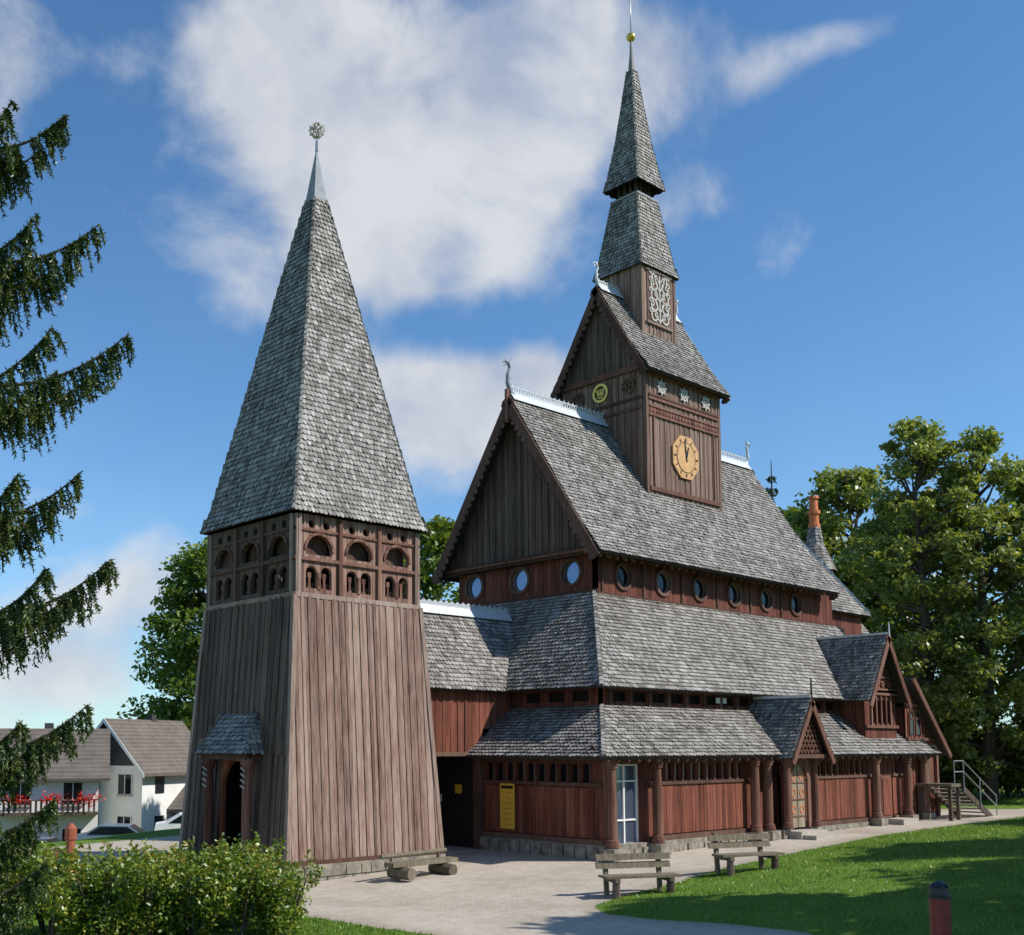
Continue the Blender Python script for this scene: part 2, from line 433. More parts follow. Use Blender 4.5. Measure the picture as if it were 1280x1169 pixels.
# ------------------------------------------------------------------ numpy quads
def np_mesh(name, Q, mat, parent=None, k=4):
    n = len(Q)
    me = bpy.data.meshes.new(name)
    me.vertices.add(n*k); me.vertices.foreach_set('co', Q.reshape(-1).astype(np.float32))
    me.loops.add(n*k); me.loops.foreach_set('vertex_index', np.arange(n*k, dtype=np.int32))
    me.polygons.add(n); me.polygons.foreach_set('loop_start', np.arange(0, n*k, k, dtype=np.int32))
    me.update(calc_edges=True); me.materials.append(M[mat])
    o = bpy.data.objects.new(name, me); COL.objects.link(o)
    if parent: o.parent = parent
    return o
def leaf_quads(C, size, up=.5, rg=rng):
    n = len(C)
    nm = rg.normal(size=(n, 3)); nm[:, 2] = np.abs(nm[:, 2])+up; nm /= np.linalg.norm(nm, axis=1)[:, None]
    a = np.cross(nm, rg.normal(size=(n, 3))); a /= np.linalg.norm(a, axis=1)[:, None]
    b = np.cross(nm, a); s = (size*rg.uniform(.6, 1.35, n))[:, None]
    return np.stack([C-a*s, C-b*s*.55+nm*s*.15, C+a*s, C+b*s*.55+nm*s*.15], 1)

# ================================================================== STAVE CHURCH
church = empty('stave_church')
T = 6.8
XP = V3((1,0,0)); YP = V3((0,1,0)); ZP = V3((0,0,1))
FL = Fr((0,0,0), XP, ZP, (0,-1,0))      # long side, u = s
FF = Fr((0,0,0), YP, ZP, (-1,0,0))      # west front, u = t
pc = 10.4

# --- plinth
mb = MB()
box(mb, -.12, 21.2, -.14, 13.74, -1.2, .42, 'stone')
for i in range(46):      # rough stones
    u = -.1+i*.46+random.uniform(-.05, .05)
    for zz_, hh in ((-.6, .5), (-.08, .4)):
        box(mb, u, u+random.uniform(.34, .43), -.2-random.uniform(0, .05), -.1, zz_, zz_+hh-random.uniform(0.02, .07), 'stone')
for i in range(11):
    u = .1+i*.46; box(mb, -.18-random.uniform(0, .05), -.08, u, u+.4, -.8, .3+random.uniform(0, .1), 'stone')
for s_ in (.0, 2.27, 7.87, 8.7, pc-.95, pc+.95, 16.7, 19.4, 21.0):
    box(mb, s_-.27, s_+.27, -.62, -.12, -.8, .36+.012*s_, 'stone')
make('plinth', mb, church)

# --- lower aisle walls
mb = MB()
ops = [('rect', .5, 1.9, .1, 2.85)]
wins = []
for a, b in ((2.65, 7.65), (11.9, 16.4), (18.8, 19.3)):
    n = int((b-a)/.42)
    for i in range(n):
        u = a+(b-a)*(i+.5)/n; wins.append(('rect', u-.14, u+.14, 2.34, 2.84))
ops += wins + [('arch', pc, .5, .4, 2.3), ('rect', 17.75, 18.55, .5, 2.2)]
pierced(mb, FL, 0, 21, .42, 3.05, ops, -.14, 0, 'panel_red')
fw = [('rect', .5+i*.46, .5+i*.46+.32, 2.3, 2.86) for i in range(10)]
pierced(mb, FF, 0, 5.2, .42, 3.05, fw, -.14, -.001, 'panel_red')
box(mb, .35, 20.8, .35, 13.3, .1, 3.0, 'dark')
box(mb, 2.2, 20.8, .17, .2, 2.2, 2.95, 'glass'); box(mb, .17, .2, .3, 5.1, 2.2, 2.95, 'glass')
box(mb, 0, 21, 13.46, 13.6, .42, 3.05, 'panel_red'); box(mb, 20.86, 21, .14, 13.46, .42, 3.05, 'panel_red')
box(mb, 0, .14, 8.4, 13.46, .42, 3.05, 'panel_red')
make('aisle_walls', mb, church)
mb = MB()
for a, b in ((2.5, 7.65), (11.55, 16.5), (16.9, 17.6), (18.7, 19.25), (19.6, 20.9)):
    planks(mb, [(a,-.012,.62),(b,-.012,.62),(b,-.012,2.16),(a,-.012,2.16)], .17, .03, .012, 'wood_red', False)
planks(mb, [(8.1,-.012,.62),(8.5,-.012,.62),(8.5,-.012,2.9),(8.1,-.012,2.9)], .17, .03, .012, 'wood_red', False)
planks(mb, [(8.95,-.012,.62),(9.3,-.012,.62),(9.3,-.012,2.9),(8.95,-.012,2.9)], .17, .03, .012, 'wood_red', False)
planks(mb, [(-.012,5.0,.62),(-.012,.35,.62),(-.012,.35,2.12),(-.012,5.0,2.12)], .17, .03, .012, 'wood_red', False)
make('aisle_boards', mb, church)
mb = MB()
for z0, z1, w in ((.42, .58, .1), (2.18, 2.28, .09), (2.9, 3.1, .12)):
    for a, b in (((2.1, 9.7), (11.1, 17.6), (18.7, 21.05)) if z0 < 2.5 else ((-.05, 21.05),)):
        pbox(mb, FL, a, b, z0, z1, .002, w, 'trim')
    pbox(mb, FF, -.04, 5.2, z0+.003, z1-.003, .002, w, 'trim')
for o in wins+[]:
    for uu in (o[1]-.07,):
        pbox(mb, FL, uu-.035, uu+.035, 2.28, 2.9, .002, .06, 'post')
    pbox(mb, FL, o[1]+.12, o[1]+.16, 2.34, 2.84, -.1, -.06, 'carve')
for o in fw: pbox(mb, FF, o[1]-.1, o[1]-.03, 2.28, 2.9, .002, .05, 'trim')
# rafter ends under the eave
for i in range(44):
    u = -.5+i*.5
    beam(mb, (u,0,3.42),(u,-.62,2.93), .08, .1, 'trim')
make('aisle_beams', mb, church)
mb = MB()
def column(x, y, z0, z1, r):
    tube(mb, [(x,y,z0),(x,y,z0+.12),(x,y,z0+.13),(x,y,z0+.22),(x,y,z0+.24),(x,y,(z0+z1)/2),(x,y,z1-.3),(x,y,z1-.28),(x,y,z1-.2),(x,y,z1-.18),(x,y,z1)],
         [r*1.45, r*1.45, r*1.3, r*1.3, r, r*1.04, r*.94, r*1.2, r*1.2, r*1.4, r*1.45], 'post', 14)
for s_ in (.02, 2.27, 7.87, 8.7, 16.7, 19.4, 21.0): column(s_, -.32, .38+.01*s_, 3.02, .155)
column(.1, -.06, .38, 3.0, .13)
make('aisle_columns', mb, church, False)
# glass door at the corner
mb = MB()
pbox(mb, FL, .5, 1.9, .1, 2.85, -.22, -.2, 'skyglass')
for u in (.5, 1.17, 1.84): pbox(mb, FL, u, u+.06, .1, 2.85, -.2, -.14, 'white')
for v in (.1, 1.1, 2.3, 2.8): pbox(mb, FL, .5, 1.9, v, v+.05, -.195, -.145, 'white')
pbox(mb, FL, .4, 2.0, -.2, .09, -.15, .35, 'step')
make('glass_door', mb, church)
mb = MB()
pbox(mb, FF, 3.6, 4.25, .72, 2.2, .075, .09, 'yellow')
for i in range(7): pbox(mb, FF, 3.68, 4.17-random.random()*.2, .85+i*.17, .88+i*.17, .0905, .093, 'terracotta')
pbox(mb, FF, 3.66, 4.2, 2.02, 2.12, .0905, .093, 'black')
make('poster', mb, church)

# --- lower roof
mb = MB()
zl, zt = 3.1, 4.72
shingles(mb, [(-.78,-.7,zl),(21.8,-.7,zl),(20.3,1.2,zt),(1.48,1.2,zt)])
shingles(mb, [(-.78,-.7,zl),(-.78,5.15,zl),(1.48,5.15,zt),(1.48,1.2,zt)])
shingles(mb, [(-.78,8.45,zl),(-.78,14.3,zl),(1.48,12.4,zt),(1.48,8.45,zt)])
shingles(mb, [(-.78,14.3,zl),(21.8,14.3,zl),(20.3,12.4,zt),(1.48,12.4,zt)], .25, .25)
shingles(mb, [(21.8,-.7,zl),(21.8,14.3,zl),(20.3,12.4,zt),(20.3,1.2,zt)])
def hip(mb, a, b, mat='shingle'):
    a = V3(a); b = V3(b); L = (b-a).length; n = max(1, int(L/.2)); d = (b-a)/L
    for i in range(n):
        p = a+d*(L*i/n); beam(mb, p, p+d*(L/n)*1.02, .14, .11, mat, (0,0,1), .09, .07)
hip(mb, (-.78,-.7,zl+.02), (1.48,1.2,zt+.02))
make('lower_roof', mb, church)
# --- mid wall
mb = MB()
box(mb, 1.6, 20.4, 1.35, 12.3, 4.4, 5.6, 'dark')
FM = Fr((0,1.2,0), XP, ZP, (0,-1,0)); FMf = Fr((1.45,0,0), YP, ZP, (-1,0,0))
mo = [('rect', 2.1+i*1.05, 2.1+i*1.05+.7, 4.88, 5.2) for i in range(17)]
pierced(mb, FM, 1.45, 20.6, 4.6, 5.6, mo, -.1, 0, 'panel_red')
pierced(mb, FMf, 1.2, 5.2, 4.6, 5.6, [('rect', 1.7+i*1.05, 1.7+i*1.05+.7, 4.88, 5.2) for i in range(3)], -.1, 0, 'panel_red')
box(mb, 1.47, 20.6, 12.4, 12.5, 4.6, 5.6, 'panel_red'); box(mb, 20.5, 20.6, 1.3, 12.4, 4.6, 5.6, 'panel_red')
for s_ in [1.55+i*1.05 for i in range(18)]:
    pbox(mb, FM, s_+.3, s_+.44, 4.7, 5.35, .002, .05, 'trim')
for s_ in (7.4, 7.75): pbox(mb, FM, s_+.5, s_+.8, 4.95, 5.15, .02, .04, 'white')
make('gallery_wall', mb, church)
# --- mid roof
mb = MB(); ze, zz = 5.31, 8.83
shingles(mb, [(.88,.7,ze),(22.2,.7,ze),(20.8,3.3,zz),(3.75,3.3,zz)])
shingles(mb, [(.88,.7,ze),(.88,12.9,ze),(3.75,10.3,zz),(3.75,3.3,zz)])
shingles(mb, [(.88,12.9,ze),(22.2,12.9,ze),(20.8,10.3,zz),(3.75,10.3,zz)], .25, .25)
shingles(mb, [(22.2,.7,ze),(22.2,12.9,ze),(20.8,10.3,zz),(20.8,3.3,zz)], .2, .2)
hip(mb, (.88,.7,ze+.03), (3.75,3.3,zz+.03)); hip(mb, (22.2,.7,ze+.03), (20.8,3.3,zz+.03))
make('middle_roof', mb, church)
# --- nave clerestory
mb = MB()
FN = Fr((0,3.3,0), XP, ZP, (0,-1,0)); FNf = Fr((3.85,0,0), YP, ZP, (-1,0,0))
cw = [(5.4+2.39*i, 9.55) for i in range(6)]; cf = [(4.42, 9.66), (6.95, 9.66), (9.4, 9.66)]
pierced(mb, FN, 3.85, 20.5, 8.5, 10.5, [('circ', u, v, .43) for u, v in cw], -.15, 0, 'panel_red')
pierced(mb, FNf, 3.3, 10.3, 8.5, 10.5, [('circ', u, v, .44) for u, v in cf], -.15, 0, 'panel_red')
box(mb, 3.87, 20.5, 10.15, 10.3, 8.5, 10.5, 'panel_red'); box(mb, 20.35, 20.5, 3.45, 10.15, 8.5, 10.5, 'panel_red')
for u, v in cw:
    disc(mb, FN, u, v, .45, -.12, -.10, 'glass'); ring(mb, FN, u, v, .41, .52, -.1, .07, 'trim')
    ring(mb, FN, u, v, .385, .41, -.1, -.05, 'post_grey')
for u, v in cf:
    disc(mb, FNf, u, v, .46, -.12, -.10, 'skyglass'); ring(mb, FNf, u, v, .42, .54, -.1, .06, 'trim')
    ring(mb, FNf, u, v, .39, .42, -.1, -.05, 'post_grey')
for i in range(6):
    for dx in (-1.2, ):
        u = 5.4+2.39*i+dx; pbox(mb, FN, u-.05, u+.05, 8.7, 10.2, .002, .05, 'trim')
pbox(mb, FN, 3.8, 20.5, 8.72, 8.86, .002, .08, 'trim'); pbox(mb, FNf, 3.2, 10.4, 8.84, 8.96, .002, .07, 'trim')
for i in range(36): beam(mb, (3.4+i*.46,3.3,10.9),(3.4+i*.46,2.66,10.0), .08, .1, 'trim')
make('clerestory', mb, church)
mb = MB()
# west gable boards, tie beam
planks(mb, [(3.72,10.75,10.5),(3.72,2.85,10.5),(3.72,T,16.35)], .17, .035, .015, 'wood_dark')
extr(mb, [(3.78,2.9,10.4),(3.78,10.7,10.4),(3.78,T,16.4)], (.1,0,0), 'wood_dark')
box(mb, 3.5, 3.95, 2.75, 10.85, 10.2, 10.48, 'trim')
box(mb, 3.42, 3.5, 2.9, 10.7, 10.3, 10.38, 'post')
planks(mb, [(19.55,2.9,10.3),(19.55,10.7,10.3),(19.55,T,16.35)], .25, .03, .015, 'wood_dark')
make('gable', mb, church)
# --- nave roof
NE, NR = 10.16, 16.7
mb = MB()
def gable_roof(mb, s0, s1, half, ze, zr, tc=T, kickout=.12, h=.17, w=.155):
    k = .75; hz = ze+(zr-ze)*(k/half)
    for sg in (-1, 1):
        a = [(s0,tc+sg*(half+kickout),ze),(s1,tc+sg*(half+kickout),ze),(s1,tc+sg*(half-k),hz-.0),(s0,tc+sg*(half-k),hz)]
        b = [(s0,tc+sg*(half-k),hz),(s1,tc+sg*(half-k),hz),(s1,tc,zr),(s0,tc,zr)]
        shingles(mb, a, h, w); shingles(mb, b, h, w)
gable_roof(mb, 3.15, 19.6, 4.2, NE, NR)
make('nave_roof', mb, church)
def barge(mb, s0, half, ze, zr, tc=T, wd=.32, teeth=True, mat='trim', side=-1):
    """barge boards under a verge at s=s0 facing side"""
    for sg in (-1, 1):
        p0 = V3((s0, tc+sg*(half+.1), ze-.12)); p1 = V3((s0, tc, zr-.06)); d = (p1-p0); L = d.length; d.normalize()
        inn = V3((0, -sg*abs(d.z), -abs(d.y)))
        o = V3((side*.02,0,0))
        extr(mb, [p0+o, p1+o, p1+inn*wd+o, p0+inn*wd+o], (side*.07,0,0), mat)
        if teeth:
            n = int(L/.3); o = V3((side*.03,0,0))
            for i in range(n):
                q = p0+d*(L*(i+.5)/n)+inn*wd
                extr(mb, [q-d*.12+o, q+d*.12+o, q+d*.06+inn*.12+o, q-d*.06+inn*.12+o], (side*.05,0,0), mat)
def crest(mb, a, b, h=.3, mat='lead'):
    a = V3(a); b = V3(b); L = (b-a).length; d = (b-a)/L; sd = d.cross(ZP).normalized()
    for sg in (-1, 1):      # folded lead flashing either side of the ridge
        extr(mb, [a+ZP*.1, b+ZP*.1, b+sd*sg*.24-ZP*.24, a+sd*sg*.24-ZP*.24], sd*sg*.03, mat)
    beam(mb, a+ZP*.1, b+ZP*.1, .1, .1, mat)
    beam(mb, a+ZP*(h+.03), b+ZP*(h+.03), .05, .04, mat)
    n = max(2, int(L/.27))
    for i in range(n):
        p = a+d*(L*(i+.5)/n)
        F = Fr(p, d, ZP, sd)
        ring(mb, F, 0, .1+h*.42, .06, .11, -.015, .015, mat, 8)
        extr(mb, [F.P(-.05, h, -.015), F.P(.05, h, -.015), F.P(0, h+.14, -.015)], sd*.03, mat)
def dragon(mb, base, dirv, sc_=1, mat='lead'):
    b = V3(base); d = V3(dirv)
    P = [(-.35,0),(-.05,.22),(.12,.6),(.1,1.0),(-.02,1.3),(.06,1.52),(.26,1.58),(.46,1.46)]
    R = [.12,.12,.10,.085,.075,.085,.07,.02]
    pts = [b+d*x*sc_+ZP*z*sc_ for x, z in P]
    tube(mb, pts, [r*sc_ for r in R], mat, 7)
    tube(mb, [b+d*.2*sc_+ZP*1.45*sc_, b+d*.38*sc_+ZP*1.3*sc_], [.05*sc_, .015*sc_], mat, 6)
    tube(mb, [b+d*.05*sc_+ZP*1.5*sc_, b-d*.12*sc_+ZP*1.8*sc_], [.04*sc_, .01*sc_], mat, 6)
    tube(mb, [b+d*.08*sc_+ZP*.75*sc_, b-d*.2*sc_+ZP*.95*sc_], [.05*sc_, .01*sc_], mat, 6)
mb = MB()
barge(mb, 3.15, 4.2, NE, NR, wd=.34); barge(mb, 19.6, 4.2, NE, NR, side=1)
crest(mb, (3.2,T,NR+.02), (8.9,T,NR+.02)); crest(mb, (13.7,T,NR+.02), (19.5,T,NR+.02))
dragon(mb, (3.2,T,NR-.05), (-1,0,0), .85, 'cap_lead'); dragon(mb, (19.5,T,NR-.05), (1,0,0), .75)
beam(mb, (3.05,T,15.6),(3.05,T,16.9), .12, .12, 'post')
make('nave_roof_trim', mb, church)

# --- clock stage
C0, C1, CH = 8.85, 13.9, 2.1
mb = MB()
box(mb, C0+.05, C1-.05, T-CH+.05, T+CH-.05, 12.5, 18.6, 'dark')
planks(mb, [(C0,T-CH,13.3),(C1,T-CH,13.3),(C1,T-CH,18.5),(C0,T-CH,18.5)], .16, .03, .012, 'wood_clock')
planks(mb, [(C0,T+CH,13.3),(C0,T-CH,13.3),(C0,T-CH,18.5),(C0,T+CH,18.5)], .16, .03, .012, 'wood_clock')
planks(mb, [(C1,T+CH,13.3),(C0,T+CH,13.3),(C0,T+CH,18.5),(C1,T+CH,18.5)], .3, .03, .012, 'wood_grey')
planks(mb, [(C1,T-CH,13.3),(C1,T+CH,13.3),(C1,T+CH,18.5),(C1,T-CH,18.5)], .3, .03, .012, 'wood_grey')
planks(mb, [(C0-.12,T+2.3,18.75),(C0-.12,T-2.3,18.75),(C0-.12,T,22.1)], .15, .03, .012, 'wood_dark')
extr(mb, [(C0-.1,T-2.3,18.6),(C0-.1,T+2.3,18.6),(C0-.1,T,22.1)], (.1,0,0), 'dark')
for x, y in ((C0,T-CH),(C1,T-CH),(C0,T+CH)):
    box(mb, x-.08, x+.08, y-.08, y+.08, 13.1, 18.5, 'wood_clock')
FC = Fr((0,T-CH,0), XP, ZP, (0,-1,0)); FCf = Fr((C0,0,0), YP, ZP, (-1,0,0))
for z0, z1, w, mt in ((18.3,18.5,.14,'post'),(17.28,17.42,.09,'post'),(17.42,17.5,.12,'trim'),(16.62,16.7,.09,'post'),(16.98,17.06,.09,'post'),(13.55,13.72,.1,'post')):
    pbox(mb, FC, C0+.09, C1-.09, z0, z1, .04, w+.02, mt)
pbox(mb, FC, C0+.1, C1-.1, 16.7, 16.98, .04, .075, 'panel_red')
for i in range(22):
    u = C0+.25+i*.215
    extr(mb, [FC.P(u, 16.72, .076), FC.P(u+.1, 16.84, .076), FC.P(u, 16.96, .076), FC.P(u-.1, 16.84, .076)], FC.N*.02, 'post')
pbox(mb, FC, C0+.4, C0+.48, 13.8, 16.6, .04, .09, 'post'); pbox(mb, FC, C1-.48, C1-.4, 13.8, 16.6, .04, .09, 'post')
box(mb, C0-.16, C0-.04, T-2.35, T+2.35, 18.5, 18.74, 'post')
for z in (17.3, 16.9): pbox(mb, FCf, T-2.0, T+2.0, z, z+.12, .05, .1, 'trim')
make('clock_stage', mb, church)
mb = MB()
# carved star boards under the eave
for u in (C0+.95, C0+2.5, C0+4.05):
    for k in range(8):
        a = k*math.pi/4
        beam(mb, FC.P(u, 17.88, .09), FC.P(u+math.cos(a)*.34, 17.88+math.sin(a)*.34, .09), .05, .04, 'carve', (0,-1,0))
    ring(mb, FC, u, 17.88, .19, .25, .07, .12, 'carve', 12)
for u in (T-1.3, T+1.3):
    ring(mb, FCf, u, 17.95, .26, .33, .06, .12, 'trim', 16)
    for k in range(6):
        a = k*math.pi/3; beam(mb, FCf.P(u, 17.95, .09), FCf.P(u+math.cos(a)*.28, 17.95+math.sin(a)*.28, .09), .06, .04, 'trim', (-1,0,0))
ring(mb, FCf, T+.1, 17.98, .30, .40, .06, .13, 'gold', 20)
for k in range(-2, 3):
    beam(mb, FCf.P(T+.1+k*.03, 17.75, .1), FCf.P(T+.1+k*.11, 18.15, .1), .045, .03, 'gold', (-1,0,0))
beam(mb, FCf.P(T+.1-.15, 17.85, .1), FCf.P(T+.1+.15, 17.85, .1), .05, .03, 'gold', (-1,0,0))
make('carved_stars', mb, church)
mb = MB()
uc, vc = 11.35, 15.25
F8 = [(math.cos(math.pi/8+k*math.pi/4), math.sin(math.pi/8+k*math.pi/4)) for k in range(8)]
extr(mb, [FC.P(uc+c*.96, vc+s_*.96, .06) for c, s_ in F8], FC.N*.06, 'clock')
disc(mb, FC, uc, vc, .62, .122, .13, 'clock', 32)
ring(mb, FC, uc, vc, .62, .64, .122, .14, 'post', 32)
for k in range(12):
    a = k*math.pi/6
    beam(mb, FC.P(uc+math.cos(a)*.68, vc+math.sin(a)*.68, .132), FC.P(uc+math.cos(a)*.82, vc+math.sin(a)*.82, .132), .05 if k % 3 else .07, .02, 'post', (0,-1,0))
for ang, L, w in ((math.radians(98), .72, .07), (math.radians(70), .48, .09), (math.radians(278), .2, .07)):
    beam(mb, FC.P(uc, vc, .15), FC.P(uc+math.cos(ang)*L, vc+math.sin(ang)*L, .15), w, .02, 'black', (0,-1,0), w*.4, .02)
make('clock_face', mb, church)
mb = MB(); CE, CR = 18.35, 22.5
gable_roof(mb, 8.45, 14.15, 2.45, CE, CR, kickout=.15)
barge(mb, 8.45, 2.45, CE, CR, wd=.26); barge(mb, 14.15, 2.45, CE, CR, side=1, wd=.26)
crest(mb, (8.5,T,CR+.02), (10.0,T,CR+.02), .22); crest(mb, (12.3,T,CR+.02), (14.1,T,CR+.02), .22)
dragon(mb, (8.55,T,CR-.05), (-1,0,0), .65); dragon(mb, (14.05,T,CR-.05), (1,0,0), .6)
make('clock_stage_roof', mb, church)

# --- belfry and spire
bx = 11.15
mb = MB(); wb = 1.12
box(mb, bx-wb+.04, bx+wb-.04, T-wb+.04, T+wb-.04, 20, 23.6, 'dark')
q = [(bx-wb,T-wb),(bx+wb,T-wb),(bx+wb,T+wb),(bx-wb,T+wb)]
for k in range(4):
    a, b = q[k], q[(k+1) % 4]
    planks(mb, [(*a,20.0),(*b,20.0),(*b,23.6),(*a,23.6)], .14, .03, .012, 'wood_grey')
for x, y in q: box(mb, x-.07, x+.07, y-.07, y+.07, 20.0, 23.6, 'wood_clock')
FB = Fr((bx-wb,T-wb,0), XP, ZP, (0,-1,0))
pbox(mb, FB, .3, 1.95, 21.15, 23.35, .05, .08, 'wood_clock')
pbox(mb, FB, .22, 2.02, 21.05, 21.15, .05, .13, 'post_grey'); pbox(mb, FB, .22, 2.02, 23.35, 23.44, .05, .13, 'post_grey')
for sx in (-1, 1):
    for i, (zz_, rr) in enumerate(((21.45,.24),(21.9,.25),(22.35,.25),(22.8,.25),(23.15,.17))):
        ring(mb, FB, 1.12+sx*.38, zz_, rr-.07, rr, .082, .12, 'carve', 14)
        ring(mb, FB, 1.12+sx*(.38+(.1 if i % 2 else -.1)), zz_+.05, .05, .10, .082, .12, 'carve', 10)
        ring(mb, FB, 1.12+sx*.62, zz_+.2, .06, .11, .082, .12, 'carve', 8)
        beam(mb, FB.P(1.12, zz_-.22, .1), FB.P(1.12+sx*.28, zz_+.12, .1), .05, .03, 'carve', (0,-1,0))
pbox(mb, FB, 1.09, 1.15, 21.2, 23.3, .082, .12, 'carve')
make('belfry', mb, church)
mb = MB()
pyr(mb, bx, T, [(1.30,23.5),(1.16,23.95),(.68,27.0)], .16, .15)
box(mb, bx-.5, bx+.5, T-.5, T+.5, 27.0, 27.25, 'wood_dark')
for sx in (-.45, -.15, .15, .45):
    for sy in (-.45, -.15, .15, .45):
        if max(abs(sx), abs(sy)) > .4: box(mb, bx+sx-.05, bx+sx+.05, T+sy-.05, T+sy+.05, 27.2, 27.75, 'wood_dark')
box(mb, bx-.74, bx+.74, T-.74, T+.74, 26.96, 27.05, 'cap_lead')
pyr(mb, bx, T, [(.93,27.5),(.82,27.95),(.55,29.6),(.33,31.4),(.15,33.0)], .16, .14)
tube(mb, [(bx,T,32.9),(bx,T,33.8),(bx,T,34.6)], [.17,.08,.045], 'shingle', 8)
make('spire', mb, church)
mb = MB()
tube(mb, [(bx,T,34.45),(bx,T,34.52),(bx,T,34.6),(bx,T,34.7),(bx,T,34.8),(bx,T,34.86)], [.04,.14,.2,.21,.14,.03], 'gold', 14)
tube(mb, [(bx,T,34.5),(bx,T,37.0)], [.03,.02], 'steel', 6)
make('spire_ball', mb, church, True)

# --- passage between church and tower
mb = MB()
planks(mb, [(-3.3,5.2,3.2),(0.02,5.2,3.2),(0.02,5.2,5.4),(-3.3,5.2,5.4)], .17, .035, .012, 'wood_red')
planks(mb, [(0.02,5.2,4.0),(1.4,5.2,4.0),(1.4,5.2,5.4),(0.02,5.2,5.4)], .17, .035, .012, 'wood_red')
box(mb, -3.3, 0, 5.1, 5.3, 3.08, 3.22, 'trim')
box(mb, -3.3, 0, 5.16, 5.28, 5.2, 5.35, 'trim')
box(mb, -3.3, .2, 8.3, 8.5, -.6, 5.4, 'panel_red')
box(mb, -.14, -.02, 5.22, 8.3, -.3, 5.2, 'dark')
box(mb, -3.4, 0, 5.0, 8.6, -.8, -.02, 'step')
box(mb, -3.3, 0, 5.3, 8.3, 3.1, 3.2, 'dark')
for x in (-.15,): box(mb, x-.12, x+.12, 5.1, 5.34, -.2, 3.1, 'trim')
box(mb, -.2, -.16, 7.0, 7.6, 1.5, 1.75, 'white'); box(mb, -.2, -.16, 6.0, 6.3, 1.8, 2.1, 'yellow'); box(mb, -1.6, -1.0, 8.27, 8.29, 1.6, 1.8, 'white')
make('passage', mb, church)
mb = MB()
for sg in (-1, 1):
    shingles(mb, [(-3.5,T+sg*1.95,5.28),(3.3,T+sg*1.95,5.28),(3.3,T,8.22),(-3.5,T,8.22)])
crest(mb, (-3.5,T,8.24), (3.0,T,8.24), .16)
make('passage_roof', mb, church)

# --- south portal
mb = MB()
for sg in (-1, 1):
    a = [(pc+sg*1.45,-1.15,3.0),(pc+sg*1.45,1.6,3.0),(pc,1.6,5.15),(pc,-1.15,5.15)]
    shingles(mb, a, .15, .14, .07)
beam(mb, (pc,-1.15,5.2),(pc,1.3,5.2), .2, .1, 'lead')
make('portal_roof', mb, church)
mb = MB()
for sg in (-1, 1):
    p0 = V3((pc+sg*1.5,-1.2,2.85)); p1 = V3((pc,-1.2,5.1)); d = (p1-p0).normalized(); inn = V3((-sg*abs(d.z),0,-abs(d.x)))
    extr(mb, [p0, p1, p1+inn*.2, p0+inn*.2], (0,.06,0), 'post')
    column(pc+sg*.95, -.62, .5, 3.0, .14)
    column(pc+sg*.68, -.3, .5, 2.6, .08)
for i in range(-5, 6):
    for sg in (-1, 1):
        a = V3((pc+i*.24, -.96, 3.15)); L = 1.6
        b = a+V3((sg*L*.5, 0, L*.75))
        t_ = 1.0
        while t_ > 0 and (a+(b-a)*t_).z > 4.9-abs((a+(b-a)*t_).x-pc)*1.5: t_ -= .05
        if t_ > .1: beam(mb, a, a+(b-a)*t_, .05, .035, 'post', (0,1,0))
extr(mb, [(pc-1.2,-.85,3.05),(pc+1.2,-.85,3.05),(pc,-.85,4.85)], (0,.05,0), 'wood_red')
box(mb, pc-1.25, pc+1.25, -1.05, -.55, 2.98, 3.12, 'trim')
pierced(mb, Fr((pc,-.5,0), XP, ZP, (0,-1,0)), -.85, .85, .5, 3.0, [('arch', 0, .56, .5, 2.2)], 0, .08, 'post')
tube(mb, [(pc,-1.15,5.1),(pc,-1.15,5.85)], [.05,.03], 'wood_dark', 6)
make('portal', mb, church)
mb = MB()
FD = Fr((pc,-.42,0), XP, ZP, (0,-1,0))
pts = [(-.55,.5),(.55,.5)]+[(math.cos(math.pi*k/12)*.55, 2.2+math.sin(math.pi*k/12)*.55) for k in range(13)]
extr(mb, [FD.P(u, v, 0) for u, v in pts], FD.N*.05, 'door_wood')
for v in (.9, 1.5, 2.1):
    beam(mb, FD.P(-.5, v, .06), FD.P(.5, v, .06), .05, .03, 'post', (0,-1,0))
    for sx in (-.28, .28): ring(mb, FD, sx, v+.24, .11, .15, .05, .07, 'terracotta', 12)
pbox(mb, FD, -.01, .01, .5, 2.7, .05, .065, 'black')
box(mb, pc-.9, pc+.9, -1.1, -.4, -.2, .42, 'step'); box(mb, pc-.8, pc+1.1, -1.6, -1.1, -.2, .3, 'step')
make('portal_door', mb, church)
mb = MB()
box(mb, 17.75, 18.55, -.02, .0+.05, .5, 2.2, 'post'); box(mb, 17.82, 18.48, -.05, -.02, .6, 2.1, 'wood_red')
box(mb, 17.5, 18.8, -1.0, -.21, -.2, .5, 'step')
make('side_door', mb, church)

